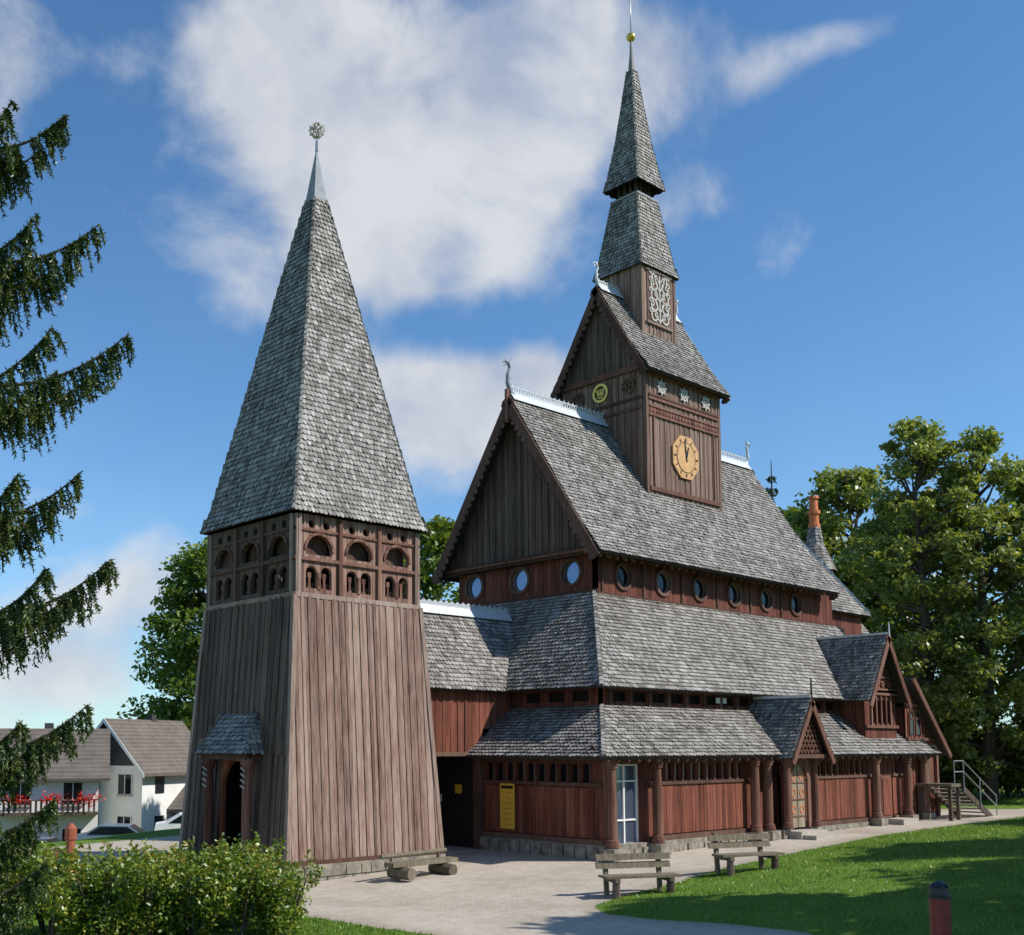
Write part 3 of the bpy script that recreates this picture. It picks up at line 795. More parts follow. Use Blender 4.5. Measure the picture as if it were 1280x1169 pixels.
# --- transept dormer
mb = MB(); tc_ = 17.95
def gable_t(mb, cx, t0, t1, half, ze, zr):
    for sg in (-1, 1):
        shingles(mb, [(cx+sg*half,t0,ze),(cx+sg*half,t1,ze),(cx,t1,zr),(cx,t0,zr)], .16, .15, .08)
gable_t(mb, tc_, -.45, 3.2, 1.75, 5.25, 8.0)
beam(mb, (tc_,-.45,8.03),(tc_,3,8.03), .2, .1, 'lead')
make('dormer_roof', mb, church)
mb = MB()
FT = Fr((tc_,0,0), XP, ZP, (0,-1,0))
dw = [('arch', x, .17, 4.35, 5.15) for x in (-.62,-.2,.22,.64)]
pierced(mb, FT, -1.35, 1.35, 3.5, 5.75, dw, -.1, 0, 'panel_red')
box(mb, tc_-1.3, tc_+1.3, .12, 3.0, 3.6, 5.6, 'glass')
box(mb, tc_-1.35, tc_-1.31, .1, 3, 3.5, 5.7, 'panel_red'); box(mb, tc_+1.31, tc_+1.35, .1, 3, 3.5, 5.7, 'panel_red')
extr(mb, [(tc_-1.5,.0,5.6),(tc_+1.5,.0,5.6),(tc_,.0,7.75)], (0,.1,0), 'wood_red')
for z, hw in ((5.7,1.4),(6.2,1.05),(6.7,.7)): pbox(mb, FT, -hw, hw, z, z+.08, .002, .08, 'post')
for z, n in ((5.85,6),(6.35,4),(6.85,2)):
    for i in range(n): ring(mb, FT, (i-(n-1)/2)*.42, z+.12, .06, .13, .002, .06, 'post', 10)
for x in (-.82,-.41,.01,.43,.83): pbox(mb, FT, x-.05, x+.05, 4.2, 5.5, .002, .06, 'post')
pbox(mb, FT, -1.38, 1.38, 4.15, 4.27, .002, .1, 'post'); pbox(mb, FT, -1.38, 1.38, 5.5, 5.6, .002, .1, 'post')
for sg in (-1, 1):
    p0 = V3((tc_+sg*1.85,-.5,5.05)); p1 = V3((tc_,-.5,8.0)); d = (p1-p0).normalized(); inn = V3((-sg*abs(d.z),0,-abs(d.x)))
    extr(mb, [p0, p1, p1+inn*.24, p0+inn*.24], (0,.06,0), 'post')
tube(mb, [(tc_,-.5,7.9),(tc_,-.5,8.5)], [.05,.02], 'lead', 6)
make('dormer', mb, church)

# --- east annex
mb = MB()
planks(mb, [(20.0,-.05,.4),(22.7,-.05,.4),(22.7,-.05,3.7),(20.3,-.05,6.1),(20.0,-.05,6.1)], .18, .03, .012, 'wood_red')
box(mb, 20.0, 22.7, .0, 6, .3, 3.4, 'panel_red'); box(mb, 20.0, 21.2, .0, 6, 3.3, 5.1, 'panel_red')
FA = Fr((0,-.05,0), XP, ZP, (0,-1,0))
for x in (20.45, 21.05):
    pbox(mb, FA, x-.2, x+.2, 3.9, 4.75, .05, .075, 'glass'); ring(mb, FA, x, 4.75, .16, .22, .05, .1, 'post', 14)
    for dx in (-.22, .18): pbox(mb, FA, x+dx, x+dx+.05, 3.85, 4.75, .05, .1, 'post')
for z in (3.0, 3.65, 5.1): pbox(mb, FA, 20.0, 22.75 if z < 3.4 else (22.5 if z < 4 else 21.2), z, z+.12, .05, .12, 'post')
pbox(mb, FA, 21.4, 22.2, 1.75, 3.0, .05, .08, 'trim')
for x in (20.0, 21.1, 22.6): pbox(mb, FA, x-.08, x+.1, .4, 3.0, .05, .16, 'post')
make('annex', mb, church)
mb = MB()
shingles(mb, [(23.4,-.4,3.05),(23.4,6,3.05),(20.1,6,6.3),(20.1,-.4,6.3)])
beam(mb, (23.4,-.45,2.95),(20.1,-.45,6.22), .08, .22, 'post')
make('annex_roof', mb, church)
mb = MB()
x0 = 21.55
box(mb, 20.6, x0, -1.6, -.1, 1.72, 1.85, 'bench')
for x in (20.65, x0-.15):
    for y in (-1.55, -.3): box(mb, x, x+.14, y, y+.14, 0, 1.72, 'wood_dark')
nst = 9; rn = .36
for i in range(nst):
    x = x0+rn*i; z = 1.72-.17*(i+1)
    box(mb, x, x+.36, -1.6, -.35, z, z+.06, 'step')
for y in (-1.66, -.3): beam(mb, (x0,y,1.65),(x0+rn*nst,y,1.65-.17*nst), .06, .26, 'wood_dark')
make('annex_stairs', mb, church)
mb = MB()
zb2 = 1.85-.17*nst
for y in (-1.72,):
    for hz in (.5, .95):
        tube(mb, [(20.65,y,1.85+hz),(x0,y,1.85+hz),(x0+rn*nst,y,zb2+hz)], [.025]*3, 'steel', 6)
    for x, z in ((20.65,1.8),(x0,1.8),(x0+1.6,1.1),(x0+rn*nst,zb2)): tube(mb, [(x,y,z-.3),(x,y,z+.98)], [.025,.025], 'steel', 6)
make('handrail', mb, church)

# --- choir and apse
mb = MB()
box(mb, 20.3, 24.2, 3.8, 9.8, 3, 10, 'panel_red')
tube(mb, [(25,T,0),(25,T,9.3)], [2.2,2.2], 'panel_red', 16); tube(mb, [(25.6,T,9),(25.6,T,12.4)], [.72,.72], 'wood_dark', 14)
for k in range(16):
    a = 2*math.pi*k/16; tube(mb, [(25+2.25*math.cos(a),T+2.25*math.sin(a),5),(25+2.25*math.cos(a),T+2.25*math.sin(a),9.2)], [.08,.08], 'post', 6)
make('choir', mb, church)
mb = MB()
for sg in (-1, 1):
    shingles(mb, [(19.7,T+sg*3.3,9.6),(24.5,T+sg*3.3,9.6),(22.2,T,14.5),(19.7,T,14.5)])
shingles(mb, [(24.5,T-3.3,9.6),(24.5,T+3.3,9.6),(22.2,T,14.5)])
beam(mb, (19.7,T,14.55),(22.2,T,14.55), .2, .18, 'lead'); beam(mb, (22.2,T,14.55),(24.5,T-3.3,9.7), .14, .1, 'lead')
cone(mb, 25.6, T, 2.5, 8.9, 1.1, 10.9, 14); cone(mb, 25.6, T, 1.3, 10.5, .72, 11.6, 12)
cone(mb, 25.6, T, 1.0, 12.25, .42, 13.6, 12); cone(mb, 25.6, T, .42, 13.6, .25, 14.6, 10)
make('choir_roof', mb, church)
mb = MB()
tube(mb, [(25.6,T,14.5),(25.6,T,14.7),(25.6,T,14.72),(25.6,T,15.2),(25.6,T,15.22),(25.6,T,15.4),(25.6,T,15.42),(25.6,T,16.0),(25.6,T,16.02),(25.6,T,16.15)], [.3,.3,.24,.24,.32,.32,.22,.2,.28,.26], 'terracotta', 12)
make('turret_chimney', mb, church)

# ================================================================== BELL TOWER
tower = empty('bell_tower')
sx_, ty_ = -5.95, 6.78
def corners(w, z): return [V3((sx_-w,ty_-w,z)), V3((sx_+w,ty_-w,z)), V3((sx_+w,ty_+w,z)), V3((sx_-w,ty_+w,z))]
mb = MB()
c0 = corners(2.88, .18); c1 = corners(2.41, 7.75)
for k in range(4):
    k2 = (k+1) % 4
    if k == 3:  # side away from the sun: shade painted in through darker boards
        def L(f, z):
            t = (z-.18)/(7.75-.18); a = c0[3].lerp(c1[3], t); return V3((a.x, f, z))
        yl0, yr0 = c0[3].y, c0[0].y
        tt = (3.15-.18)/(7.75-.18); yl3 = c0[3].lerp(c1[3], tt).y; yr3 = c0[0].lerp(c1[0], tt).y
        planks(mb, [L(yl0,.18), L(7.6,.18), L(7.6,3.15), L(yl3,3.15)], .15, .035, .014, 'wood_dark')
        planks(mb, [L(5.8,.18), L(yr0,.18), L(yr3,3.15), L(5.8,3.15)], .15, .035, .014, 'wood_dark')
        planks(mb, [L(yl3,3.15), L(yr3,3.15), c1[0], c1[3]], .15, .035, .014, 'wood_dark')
    else:
        planks(mb, [c0[k], c0[k2], c1[k2], c1[k]], .135, .03, .014, 'wood_grey')
make('shaft_boards', mb, tower)
mb = MB()
for k in range(4):
    beam(mb, c0[k], c1[k], .15, .15, 'post_grey', (1,0,0))
for k in (0, 1, 2):
    a, b = corners(2.78, .2)[k], corners(2.78, .2)[(k+1) % 4]; c, d = corners(2.34, 7.7)[(k+1) % 4], corners(2.34, 7.7)[k]
    extr(mb, [a, b, c, d], (0,0,.001), 'dark')
box(mb, sx_-2.93, sx_+2.93, ty_-2.95, ty_-2.90, .10, .22, 'trim')
make('shaft_frame', mb, tower)
mb = MB()
box(mb, sx_-2.98, sx_+2.98, ty_-2.98, ty_-2.0, -1.4, .10, 'stone'); box(mb, sx_-2.98, sx_+2.98, ty_+2.0, ty_+2.98, -1.4, .10, 'stone')
box(mb, sx_-2.98, sx_-1.8, ty_+.85, ty_+2.0, -1.4, .10, 'stone'); box(mb, sx_-2.98, sx_-1.8, ty_-2.0, ty_-1.0, -1.4, .10, 'stone'); box(mb, sx_+1.8, sx_+2.98, ty_-2, ty_+2, -1.4, .10, 'stone')
for j, zz_ in enumerate((-.8, -.5, -.22)):
    u = sx_-2.95-.1*j
    while u < sx_+2.8:
        l = random.uniform(.3, .6); box(mb, max(u, sx_-2.98), min(u+l-.03, sx_+2.98), ty_-3.04-random.uniform(0,.06), ty_-2.95, zz_, zz_+.25, 'stone'); u += l
make('plinth', mb, tower)
# belfry stage
mb = MB(); W = 2.36
box(mb, sx_-1.95, sx_+1.95, ty_-1.95, ty_+1.95, 7.6, 10.2, 'dark')
ops = []
for uc in (.86, 2.36, 3.86):
    ops += [('arch', uc, .47, 1.22, 1.34), ('circ', uc-.27, 2.12, .12), ('circ', uc+.27, 2.12, .12)]
    ops += [('arch', uc-.27, .2, .22, .68), ('arch', uc+.27, .2, .22, .68)]
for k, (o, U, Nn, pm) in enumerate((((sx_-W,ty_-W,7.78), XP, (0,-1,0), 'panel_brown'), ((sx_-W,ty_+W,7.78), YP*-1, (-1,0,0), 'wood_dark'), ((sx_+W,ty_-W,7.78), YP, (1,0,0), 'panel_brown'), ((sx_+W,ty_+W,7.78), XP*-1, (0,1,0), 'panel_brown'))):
    F = Fr(o, U, ZP, Nn); pm2 = 'post' if k != 1 else 'trim'  # belfry side away from the sun has its shade coloured into darker wood
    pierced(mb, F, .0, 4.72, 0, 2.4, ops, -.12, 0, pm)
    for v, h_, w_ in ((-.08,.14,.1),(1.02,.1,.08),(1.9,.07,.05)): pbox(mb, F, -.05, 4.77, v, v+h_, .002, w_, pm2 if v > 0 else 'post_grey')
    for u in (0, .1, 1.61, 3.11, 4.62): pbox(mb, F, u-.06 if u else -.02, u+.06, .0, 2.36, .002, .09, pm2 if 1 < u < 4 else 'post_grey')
    for uc in (.86, 2.36, 3.86):
        pbox(mb, F, uc-.5, uc+.5, 1.15, 2.0, -.32, -.28, 'trim')
        pbox(mb, F, uc-.5, uc+.5, .2, .42, -.2, -.16, 'trim')
        n = 14
        for i in range(n):
            a0 = math.pi*i/n; a1 = math.pi*(i+1)/n
            extr(mb, [F.P(uc+math.cos(a)*r, 1.34+math.sin(a)*r, .002) for a, r in ((a0,.47),(a0,.55),(a1,.55),(a1,.47))], F.N*.04, pm2)
        for dx in (-.27, 0, .27):
            x = uc+dx
            for (z0, z1, r) in ((.2,.3,.06),(.3,.55,.035),(.55,.7,.06)):
                pbox(mb, F, x-r, x+r, z0, z1, -.1 if dx == 0 else -.16, .03 if dx == 0 else -.1, pm2)
make('belfry', mb, tower)
mb = MB()
pyr(mb, sx_, ty_, [(2.58,10.22),(2.36,10.85),(.235,21.3)], .17, .155)
make('spire_roof', mb, tower)
mb = MB()
q0 = corners(.25, 21.3); ap = V3((sx_,ty_,23.2))
for k in range(4): extr(mb, [q0[k], q0[(k+1) % 4], ap], (0,0,-.01), 'cap_lead')
tube(mb, [(sx_,ty_,23.0),(sx_,ty_,23.4)], [.05,.04], 'steel', 6)
cc = V3((sx_,ty_,23.75))
dirs = [V3(d).normalized() for d in ((1,0,0),(-1,0,0),(0,1,0),(0,-1,0),(0,0,1),(0,0,-1),(1,1,1),(-1,1,1),(1,-1,1),(-1,-1,1),(1,1,-1),(-1,1,-1),(1,-1,-1),(-1,-1,-1))]
for d in dirs: tube(mb, [cc, cc+d*.24, cc+d*.3], [.025,.03,.015], 'carve', 6)
for F in (Fr(cc, XP, ZP, YP), Fr(cc, YP, ZP, XP), Fr(cc, (1,1,0), ZP, (1,-1,0)), Fr(cc, (1,-1,0), ZP, (1,1,0))): ring(mb, F, 0, 0, .235, .275, -.02, .02, 'carve', 6)
make('star_finial', mb, tower)
# porch
mb = MB()
px_ = -8.72
shingles(mb, [(px_-.62,8.0,3.2),(px_-.62,5.4,3.2),(px_+.1,5.75,4.35),(px_+.1,7.65,4.35)], .15, .15, .07)
shingles(mb, [(px_-.62,5.4,3.2),(px_+.1,5.4,3.2),(px_+.1,5.75,4.35)], .15, .15, .05); shingles(mb, [(px_-.62,8.0,3.2),(px_+.1,8.0,3.2),(px_+.1,7.65,4.35)], .15, .15, .05)
make('porch_roof', mb, tower)
mb = MB()
for y in (5.65, 7.75):
    column(px_-.32, y, -.1, 3.05, .14)
    for i in range(4): beam(mb, (px_-.47, y-.1, 2.2+i*.17), (px_-.47, y+.1, 2.28+i*.17), .04, .03, 'carve')
box(mb, px_-.5, px_+.1, 5.5, 7.9, 3.02, 3.16, 'trim')
box(mb, px_-.5, px_+.8, 5.45, 7.95, -1, -.12, 'stone')
make('porch', mb, tower)
mb = MB()
pierced(mb, Fr((px_+.02,7.6,0), YP*-1, ZP, (-1,0,0)), 0, 1.8, -.1, 3.2, [('arch', .9, .78, -.1, 2.2)], -.1, .04, 'wood_red')
box(mb, px_+.9, px_+.95, 5.4, 8, -.2, 3.3, 'dark'); box(mb, px_+.2, px_+.95, 5.4, 5.45, -.2, 3.3, 'dark'); box(mb, px_+.2, px_+.95, 8, 8.05, -.2, 3.3, 'dark')
box(mb, px_+.2, px_+.95, 5.4, 8, 3.25, 3.3, 'dark')
make('doorway', mb, tower)

# ================================================================== BENCHES, BOLLARD, FENCE
def park_bench(name, x, y, ang):
    e = empty(name, (x, y, gz(x, y)), ang)
    mb = MB()
    for i in range(3): box(mb, -1.0, 1.0, -.22+i*.17, -.07+i*.17, .42, .48, 'bench')
    make('seat', mb, e)
    mb = MB()
    for z in (.60, .80): extr(mb, [(-1,.36,z),(1,.36,z),(1,.40,z+.15),(-1,.40,z+.15)], (0,.05,0), 'bench')
    make('backrest', mb, e)
    mb = MB()
    for sx in (-.72, .72):
        beam(mb, (sx,.40,-.05),(sx,.50,1.0), .1, .1, 'bench', (1,0,0))
        box(mb, sx-.06, sx+.06, -.25, .42, .32, .42, 'bench')
        tube(mb, [(sx,-.14,-.08),(sx,-.14,.33)], [.11,.09], 'wood_dark', 10)
    make('legs', mb, e)
park_bench('park_bench', -4.45, -4.75, math.radians(-26))
park_bench('park_bench', -.15, -5.05, math.radians(-20))
e = empty('log_bench', (-5.6, 1.95, gz(-5.6, 1.95)), math.radians(2))
mb = MB()
extr(mb, [(-1.25,-.2,.36),(-1.25,.2,.36),(-1.25,.2,.48),(-1.25,-.2,.48)], (2.5,0,0), 'bench'); make('seat', mb, e)
mb = MB()
for x in (-.8, .8): tube(mb, [(x,-.45,.17),(x,0,.18),(x,.42,.17)], [.17,.18,.16], 'bench', 12); box(mb, x-.1, x+.1, -.15, .15, .3, .36, 'bench')
make('log_feet', mb, e)
mb = MB(); tube(mb, [(-1.3,.27,.62),(1.2,.27,.66)], [.07,.07], 'bench', 8)
for x in (-.9, .9): tube(mb, [(x,.27,.1),(x,.27,.64)], [.05,.05], 'bench', 8)
make('back_rail', mb, e)

bxp, byp = -13.85, -16.05
e = empty('bollard', (bxp, byp, 0)); zt_ = 1.90; mb = MB()
tube(mb, [(0,0,zt_-.20),(0,0,zt_-.17),(0,0,zt_-.16),(0,0,zt_-.08),(0,0,zt_-.03),(0,0,zt_)], [.13,.13,.114,.108,.075,.01], 'black', 24)
tube(mb, [(0,0,zt_-1.3),(0,0,zt_-.95)], [.12,.12], 'black', 24)
make('cap', mb, e, False); mb = MB()
tube(mb, [(0,0,zt_-.95),(0,0,zt_-.20)], [.112,.112], 'redpaint', 24); make('body', mb, e)

e = empty('wooden_fence', (0,0,0)); mb = MB()
zf = gz(-12.7, 9.2)
tube(mb, [(-12.7,9.2,zf-.1),(-12.7,9.2,zf+1.1),(-12.7,9.2,zf+1.15),(-12.7,9.2,zf+1.45),(-12.7,9.2,zf+1.6)], [.14,.13,.17,.17,.05], 'redwood_post', 10); make('post', mb, e)
mb = MB(); beam(mb, (-12.8,9.3,zf+.8), (-17.5,12.0,zf+.65), .08, .16, 'post')
for i in range(1, 4): box(mb, -12.8-i*1.5, -12.65-i*1.5, 9.3+i*.87, 9.45+i*.87, zf-.2, zf+.75, 'post')
make('rail', mb, e)

# ================================================================== HOUSES
def tile_mat():
    m, nt, b, _ = newmat('roof_tiles')
    n = noise(nt, objco(nt), 1.2, 5, .7)
    tc = nt.nodes.new('ShaderNodeTexCoord'); sp = nt.nodes.new('ShaderNodeSeparateXYZ'); nt.links.new(tc.outputs['Object'], sp.inputs[0])
    fz = mth(nt, 'FRACT', mth(nt, 'MULTIPLY', sp.outputs[2], 4.2))
    c = ramp(nt, mth(nt, 'ADD', mth(nt, 'MULTIPLY', n, .7), mth(nt, 'MULTIPLY', fz, .3)), [(.25, (.075, .06, .05)), (.75, (.20, .168, .142))])
    nt.links.new(c, b.inputs['Base Color']); b.inputs['Roughness'].default_value = .85; bump(nt, b, fz, .6, .05)
    return m
M['tiles'] = tile_mat()
M['slate'] = plain('dark_cladding', (.05, .045, .045), .7, 0, .2, 4)
def house(name, x, y, rz, w, d, zb, ze, zr, balcony=True, front_gable=False):
    e = empty(name, (x, y, 0), rz)
    mb = MB(); box(mb, -w/2, w/2, -d/2, d/2, zb-1, ze, 'white')
    if front_gable:
        extr(mb, [(-w/2,-d/2,ze),(w/2,-d/2,ze),(0,-d/2,zr-.15)], (0,d,0), 'slate')
    else:
        extr(mb, [(-w/2,-d/2,ze),(-w/2,d/2,ze),(-w/2,0,zr-.15)], (w,0,0), 'white')
    make('walls', mb, e)
    mb = MB(); o = .6
    if front_gable:
        for sg in (-1, 1):
            k = (zr-ze)/(w/2); a = [(sg*(w/2+o),-d/2-o,ze-o*k),(sg*(w/2+o),d/2+o,ze-o*k),(0,d/2+o,zr),(0,-d/2-o,zr)]
            extr(mb, a, (0,0,.16), 'tiles')
            extr(mb, [(sg*(w/2+o),-d/2-o-.04,ze-o*k-.1),(0,-d/2-o-.04,zr-.1),(0,-d/2-o-.04,zr+.17),(sg*(w/2+o),-d/2-o-.04,ze-o*k+.17)], (0,.035,0), 'white')
    else:
        for sg in (-1, 1):
            k = (zr-ze)/(d/2); a = [(-w/2-o,sg*(d/2+o),ze-o*k),(w/2+o,sg*(d/2+o),ze-o*k),(w/2+o,0,zr),(-w/2-o,0,zr)]
            extr(mb, a, (0,0,.16), 'tiles')
    box(mb, -.4, .1, .6, 1.1, zr-1.2, zr+.5, 'slate')
    make('roof', mb, e)
    F = Fr((0,-d/2,0), XP, ZP, (0,-1,0)); FR = Fr((w/2,0,0), YP, ZP, (1,0,0))
    mb = MB()
    nf = 2
    for fl in range(nf):
        z = ze-1.75-fl*2.6
        n = int(w/1.9)
        for i in range(n):
            u = -w/2+w*(i+.5)/n
            pbox(mb, F, u-.5, u+.5, z, z+1.2, .01, .03, 'glass')
            for uu in (-.55, -.02, .5): pbox(mb, F, u+uu, u+uu+.05, z-.03, z+1.23, .03, .07, 'white')
            pbox(mb, F, u-.6, u+.6, z-.12, z-.05, .01, .14, 'step')
            pbox(mb, FR, -d/2+d*(i+.5)/n-.45, -d/2+d*(i+.5)/n+.45, z, z+1.2, .01, .04, 'glass')
    make('windows', mb, e)
    if balcony:
        mb = MB(); zb_ = ze-2.3
        for lv in (0, -2.7):
            pbox(mb, F, -w/2, w/2, zb_+lv, zb_+lv+.12, .01, 1.3, 'wood_dark')
            for i in range(int(w/.14)):
                if i % 2 == 0: pbox(mb, F, -w/2+i*.14, -w/2+i*.14+.12, zb_+lv+.12, zb_+lv+.8, 1.24, 1.28, 'wood_dark')
            pbox(mb, F, -w/2, w/2, zb_+lv+.8, zb_+lv+.88, 1.2, 1.32, 'wood_dark')
        make('balcony', mb, e)
        C = []
        for lv in (0, -2.7):
            for i in range(3):
                u = -w/2+w*(i+.5)/3+.3
                c = F.P(u, zb_+.9+lv, 1.4); C.append(rng.normal(size=(220, 3))*np.array([.36, .14, .17])+np.array(c))
        np_mesh('balcony_flowers', leaf_quads(np.concatenate(C), .08), 'flowers', e)
rz0 = math.radians(-41.4)
house('apartment_house', .9, 42.4, rz0+math.radians(16), 5.6, 6.6, -4.6, 1.9, 4.3, True, False)
house('apartment_house', 8.6, 45.4, rz0-math.radians(24), 5.2, 7.0, -4.4, 2.2, 5.0, False, True)
house('apartment_house', 13.0, 43.0, rz0-math.radians(12), 6.0, 6, -4.6, -.3, 2.0, True, False)
house('apartment_house', -10.5, 43.5, rz0+math.radians(4), 6, 7, -5.2, -1.9, .6, False, False)

M['carblue'] = plain('car_paint', (.25, .33, .42), .25, .3, .05, 3, 0)
def car(name, x, y, rz, paint):
    e = empty(name, (x, y, gz(x, y)), rz); mb = MB()
    prof = [(-2.1,.3),(2.05,.3),(2.15,.6),(2.05,.82),(1.2,.95),(.55,1.38),(-.9,1.42),(-1.6,1.0),(-2.1,.92),(-2.15,.6)]
    extr(mb, [(a,-.84,b) for a, b in prof], (0,1.68,0), paint)
    g = [(1.05,.95),(.5,1.33),(-.85,1.36),(-1.45,.98)]
    extr(mb, [(a,-.86,b) for a, b in g], (0,1.72,0), 'glass')
    extr(mb, [(1.19,-.72,.97),(1.19,.72,.97),(.60,.66,1.37),(.60,-.66,1.37)], (.02,0,.02), 'glass')
    make('body', mb, e); mb = MB()
    for wx in (-1.3, 1.3):
        for sy in (-.88, .68): tube(mb, [(wx,sy,.31),(wx,sy+.2,.31)], [.31,.31], 'black', 16)
    make('wheels', mb, e)
car('parked_car', -.5, 30.5, math.radians(-35), 'carblue'); car('parked_car', 3.2, 29.2, math.radians(-30), 'white'); car('parked_car', -4.0, 32.0, math.radians(-42), 'carblue')

# ================================================================== TREES
def crown_points(H, R, zc0, nclump, per, seed, sparse=1.0, cs=1.0):
    r = np.random.default_rng(seed)
    C = []; cl = []
    # a few leading boughs give the crown an uneven outline
    nb = 9; boughs = [(r.uniform(0, 6.28), r.uniform(.15, .95), r.uniform(.75, 1.25)) for _ in range(nb)]
    for i in range(nclump):
        z = r.uniform(0, 1)**.85
        prof = math.sin(math.pi*min(1, (z*.86+.12)))**.62
        a = r.uniform(0, 2*math.pi)
        f = 1.0
        for (ba, bz, bl) in boughs:
            da = math.atan2(math.sin(a-ba), math.cos(a-ba)); f += (bl-1)*math.exp(-(da/.6)**2-((z-bz)/.2)**2)
        rr = R*prof*f*r.uniform(.2, 1.0)**.5*r.uniform(.8, 1.12)
        c = np.array([rr*math.cos(a), rr*math.sin(a), zc0+(H-zc0)*z*.97*(.93+.07*f)])
        s = R*r.uniform(.10, .22)*cs; cl.append((c, s))
        n = int(per*r.uniform(.5, 1.3)*sparse)
        d = r.normal(size=(n, 3)); d /= np.linalg.norm(d, axis=1)[:, None]
        d *= (r.uniform(.2, 1, n)**.5)[:, None]*s*np.array([1.2, 1.2, .7]); C.append(c+d+r.normal(size=(n, 3))*s*.16)
    return np.concatenate(C), cl
def leafy_tree(name, x, y, H, R, z0=None, nclump=150, per=170, leaf=.16, mat='leaf', low=.18, seed=1, sparse=1.0, cs=1.0):
    z0 = gz(x, y) if z0 is None else z0
    e = empty(name, (x, y, z0))
    P, cl = crown_points(H, R, H*low, nclump, per, seed, sparse, cs)
    r = np.random.default_rng(seed+99)
    np_mesh('foliage', leaf_quads(P, leaf, .25, r), mat, e)
    mb = MB(); tr = H*.014+.05
    pts = [V3((0,0,-.5))]; n = 7
    for i in range(1, n+1): pts.append(V3((r.normal()*.12*i/n*R*.4, r.normal()*.12*i/n*R*.4, H*.9*i/n)))
    tube(mb, pts, [tr*(1.15-i/(n+.3)) for i in range(n+1)], 'bark', 9)
    for c, s in cl[::3]:
        zz = max(H*.12, c[2]-R*.45); k = min(n-1, int(zz/(H*.9)*n)); f = zz/(H*.9)*n-k; b = pts[k].lerp(pts[k+1], f)
        m = b.lerp(V3(c), .5)+V3((0,0,-.08*R)); tube(mb, [b, m, V3(c)], [tr*.38, tr*.22, tr*.07], 'bark', 5, False)
    make('trunk', mb, e)
leafy_tree('deciduous_tree', 32.9, 4.6, 20.8, 3.6, nclump=170, per=130, leaf=.15, mat='leaf_light', low=.12, seed=3)
leafy_tree('deciduous_tree', 34.6, 2.3, 20.0, 3.6, nclump=170, per=130, leaf=.15, mat='leaf_light', low=.05, seed=13)
leafy_tree('deciduous_tree', 39.4, 12.0, 20.4, 4.2, nclump=180, per=150, leaf=.19, mat='leaf_light', low=.08, seed=4, cs=1.15)
leafy_tree('deciduous_tree', 42.6, 9.4, 18.0, 4.4, nclump=150, per=150, leaf=.2, mat='leaf', low=.05, seed=5, cs=1.2)
leafy_tree('deciduous_tree', 39.3, .6, 18.6, 4.2, nclump=180, per=140, leaf=.17, mat='leaf_light', low=.05, seed=6)
leafy_tree('deciduous_tree', 47.8, 19.9, 20.6, 5, nclump=150, per=140, leaf=.24, mat='leaf', low=.08, seed=7, cs=1.2)
leafy_tree('deciduous_tree', 50.5, 24.6, 21.5, 5, nclump=130, per=130, leaf=.26, mat='leaf', low=.2, seed=17, cs=1.2)
leafy_tree('deciduous_tree', 37.0, -2.4, 15.5, 4.0, nclump=150, per=140, leaf=.18, mat='leaf_light', low=.05, seed=8, cs=1.1)
leafy_tree('deciduous_tree', 17.6, 52.4, 23.6, 5.8, nclump=240, per=160, leaf=.23, mat='leaf', low=.12, seed=9, cs=1.1)
leafy_tree('deciduous_tree', 17.0, 26.0, 17.3, 4.5, nclump=130, per=150, leaf=.2, mat='leaf', low=.15, seed=10, cs=1.1)
# understory
def shrub(name, pts, R, H, per, leaf, mat, seed, extra=0):
    r = np.random.default_rng(seed); e = empty(name, (0,0,0)); C = []
    for (x, y) in pts:
        z = gz(x, y); hs = r.uniform(.8, 1.18)
        for k in range(9):
            a = r.uniform(0, 6.28); rr = R*r.uniform(0, .75); s = R*r.uniform(.22, .45)
            c = np.array([x+rr*math.cos(a), y+rr*math.sin(a), z+H*hs*r.uniform(.15, .78)])
            d = r.normal(size=(per, 3)); d /= np.linalg.norm(d, axis=1)[:, None]; d *= (r.uniform(.2, 1, per)**.45)[:, None]*s
            C.append(c+d+r.normal(size=(per, 3))*s*.2)
        for k in range(extra):      # leafy shoots standing out of the bush
            a = r.uniform(0, 6.28); rr = R*r.uniform(.1, 1); b = np.array([x+rr*math.cos(a), y+rr*math.sin(a), z+H*hs*.7])
            t = np.array([math.cos(a)*.2, math.sin(a)*.2, r.uniform(.25, .55)]); m = 26
            C.append(b+t*r.uniform(0, 1, m)[:, None]+r.normal(size=(m, 3))*.035)
    C = np.concatenate(C); np_mesh('foliage', leaf_quads(C, leaf, .3, r), mat, e)
    mb = MB()
    for (x, y) in pts:
        z = gz(x, y)
        for k in range(4):
            a = r.uniform(0, 6.28); tube(mb, [(x,y,z-.1),(x+R*.3*math.cos(a),y+R*.3*math.sin(a),z+H*.4),(x+R*.55*math.cos(a),y+R*.55*math.sin(a),z+H*.75)], [.04,.03,.012], 'bark', 5, False)
    make('stems', mb, e)
shrub('hedge', [(33+i*1.4, 7-i*1.5) for i in range(7)]+[(29,9),(31,8),(36,5),(38,2)], 2.2, 4.2, 260, .15, 'leaf', 21)
shrub('flowering_bush', [(-18.6+.72*i+random.uniform(-.25,.25), 1.5-.36*i+random.uniform(-.4,.4)) for i in range(9)]+[(-17.4+.8*i, -.5-.42*i) for i in range(6)], .98, 1.68, 360, .05, 'bushleaf', 22, 22)

# out-of-frame trees shading the lawn
for i, (x, y, H, R) in enumerate(((0.6,-20.0,14.0,3.6),(14.5,-19.0,13.5,4.6),(-5.0,-28.0,15,4.8),(28.0,-16.5,13,4.2),(-2.5,-23.5,13,4.2),(9.5,-24.0,14.5,4.2))):
    leafy_tree('lawn_tree', x, y, H, R, nclump=80, per=110, leaf=.3, mat='leaf', low=.32, seed=31+i, cs=1.35)

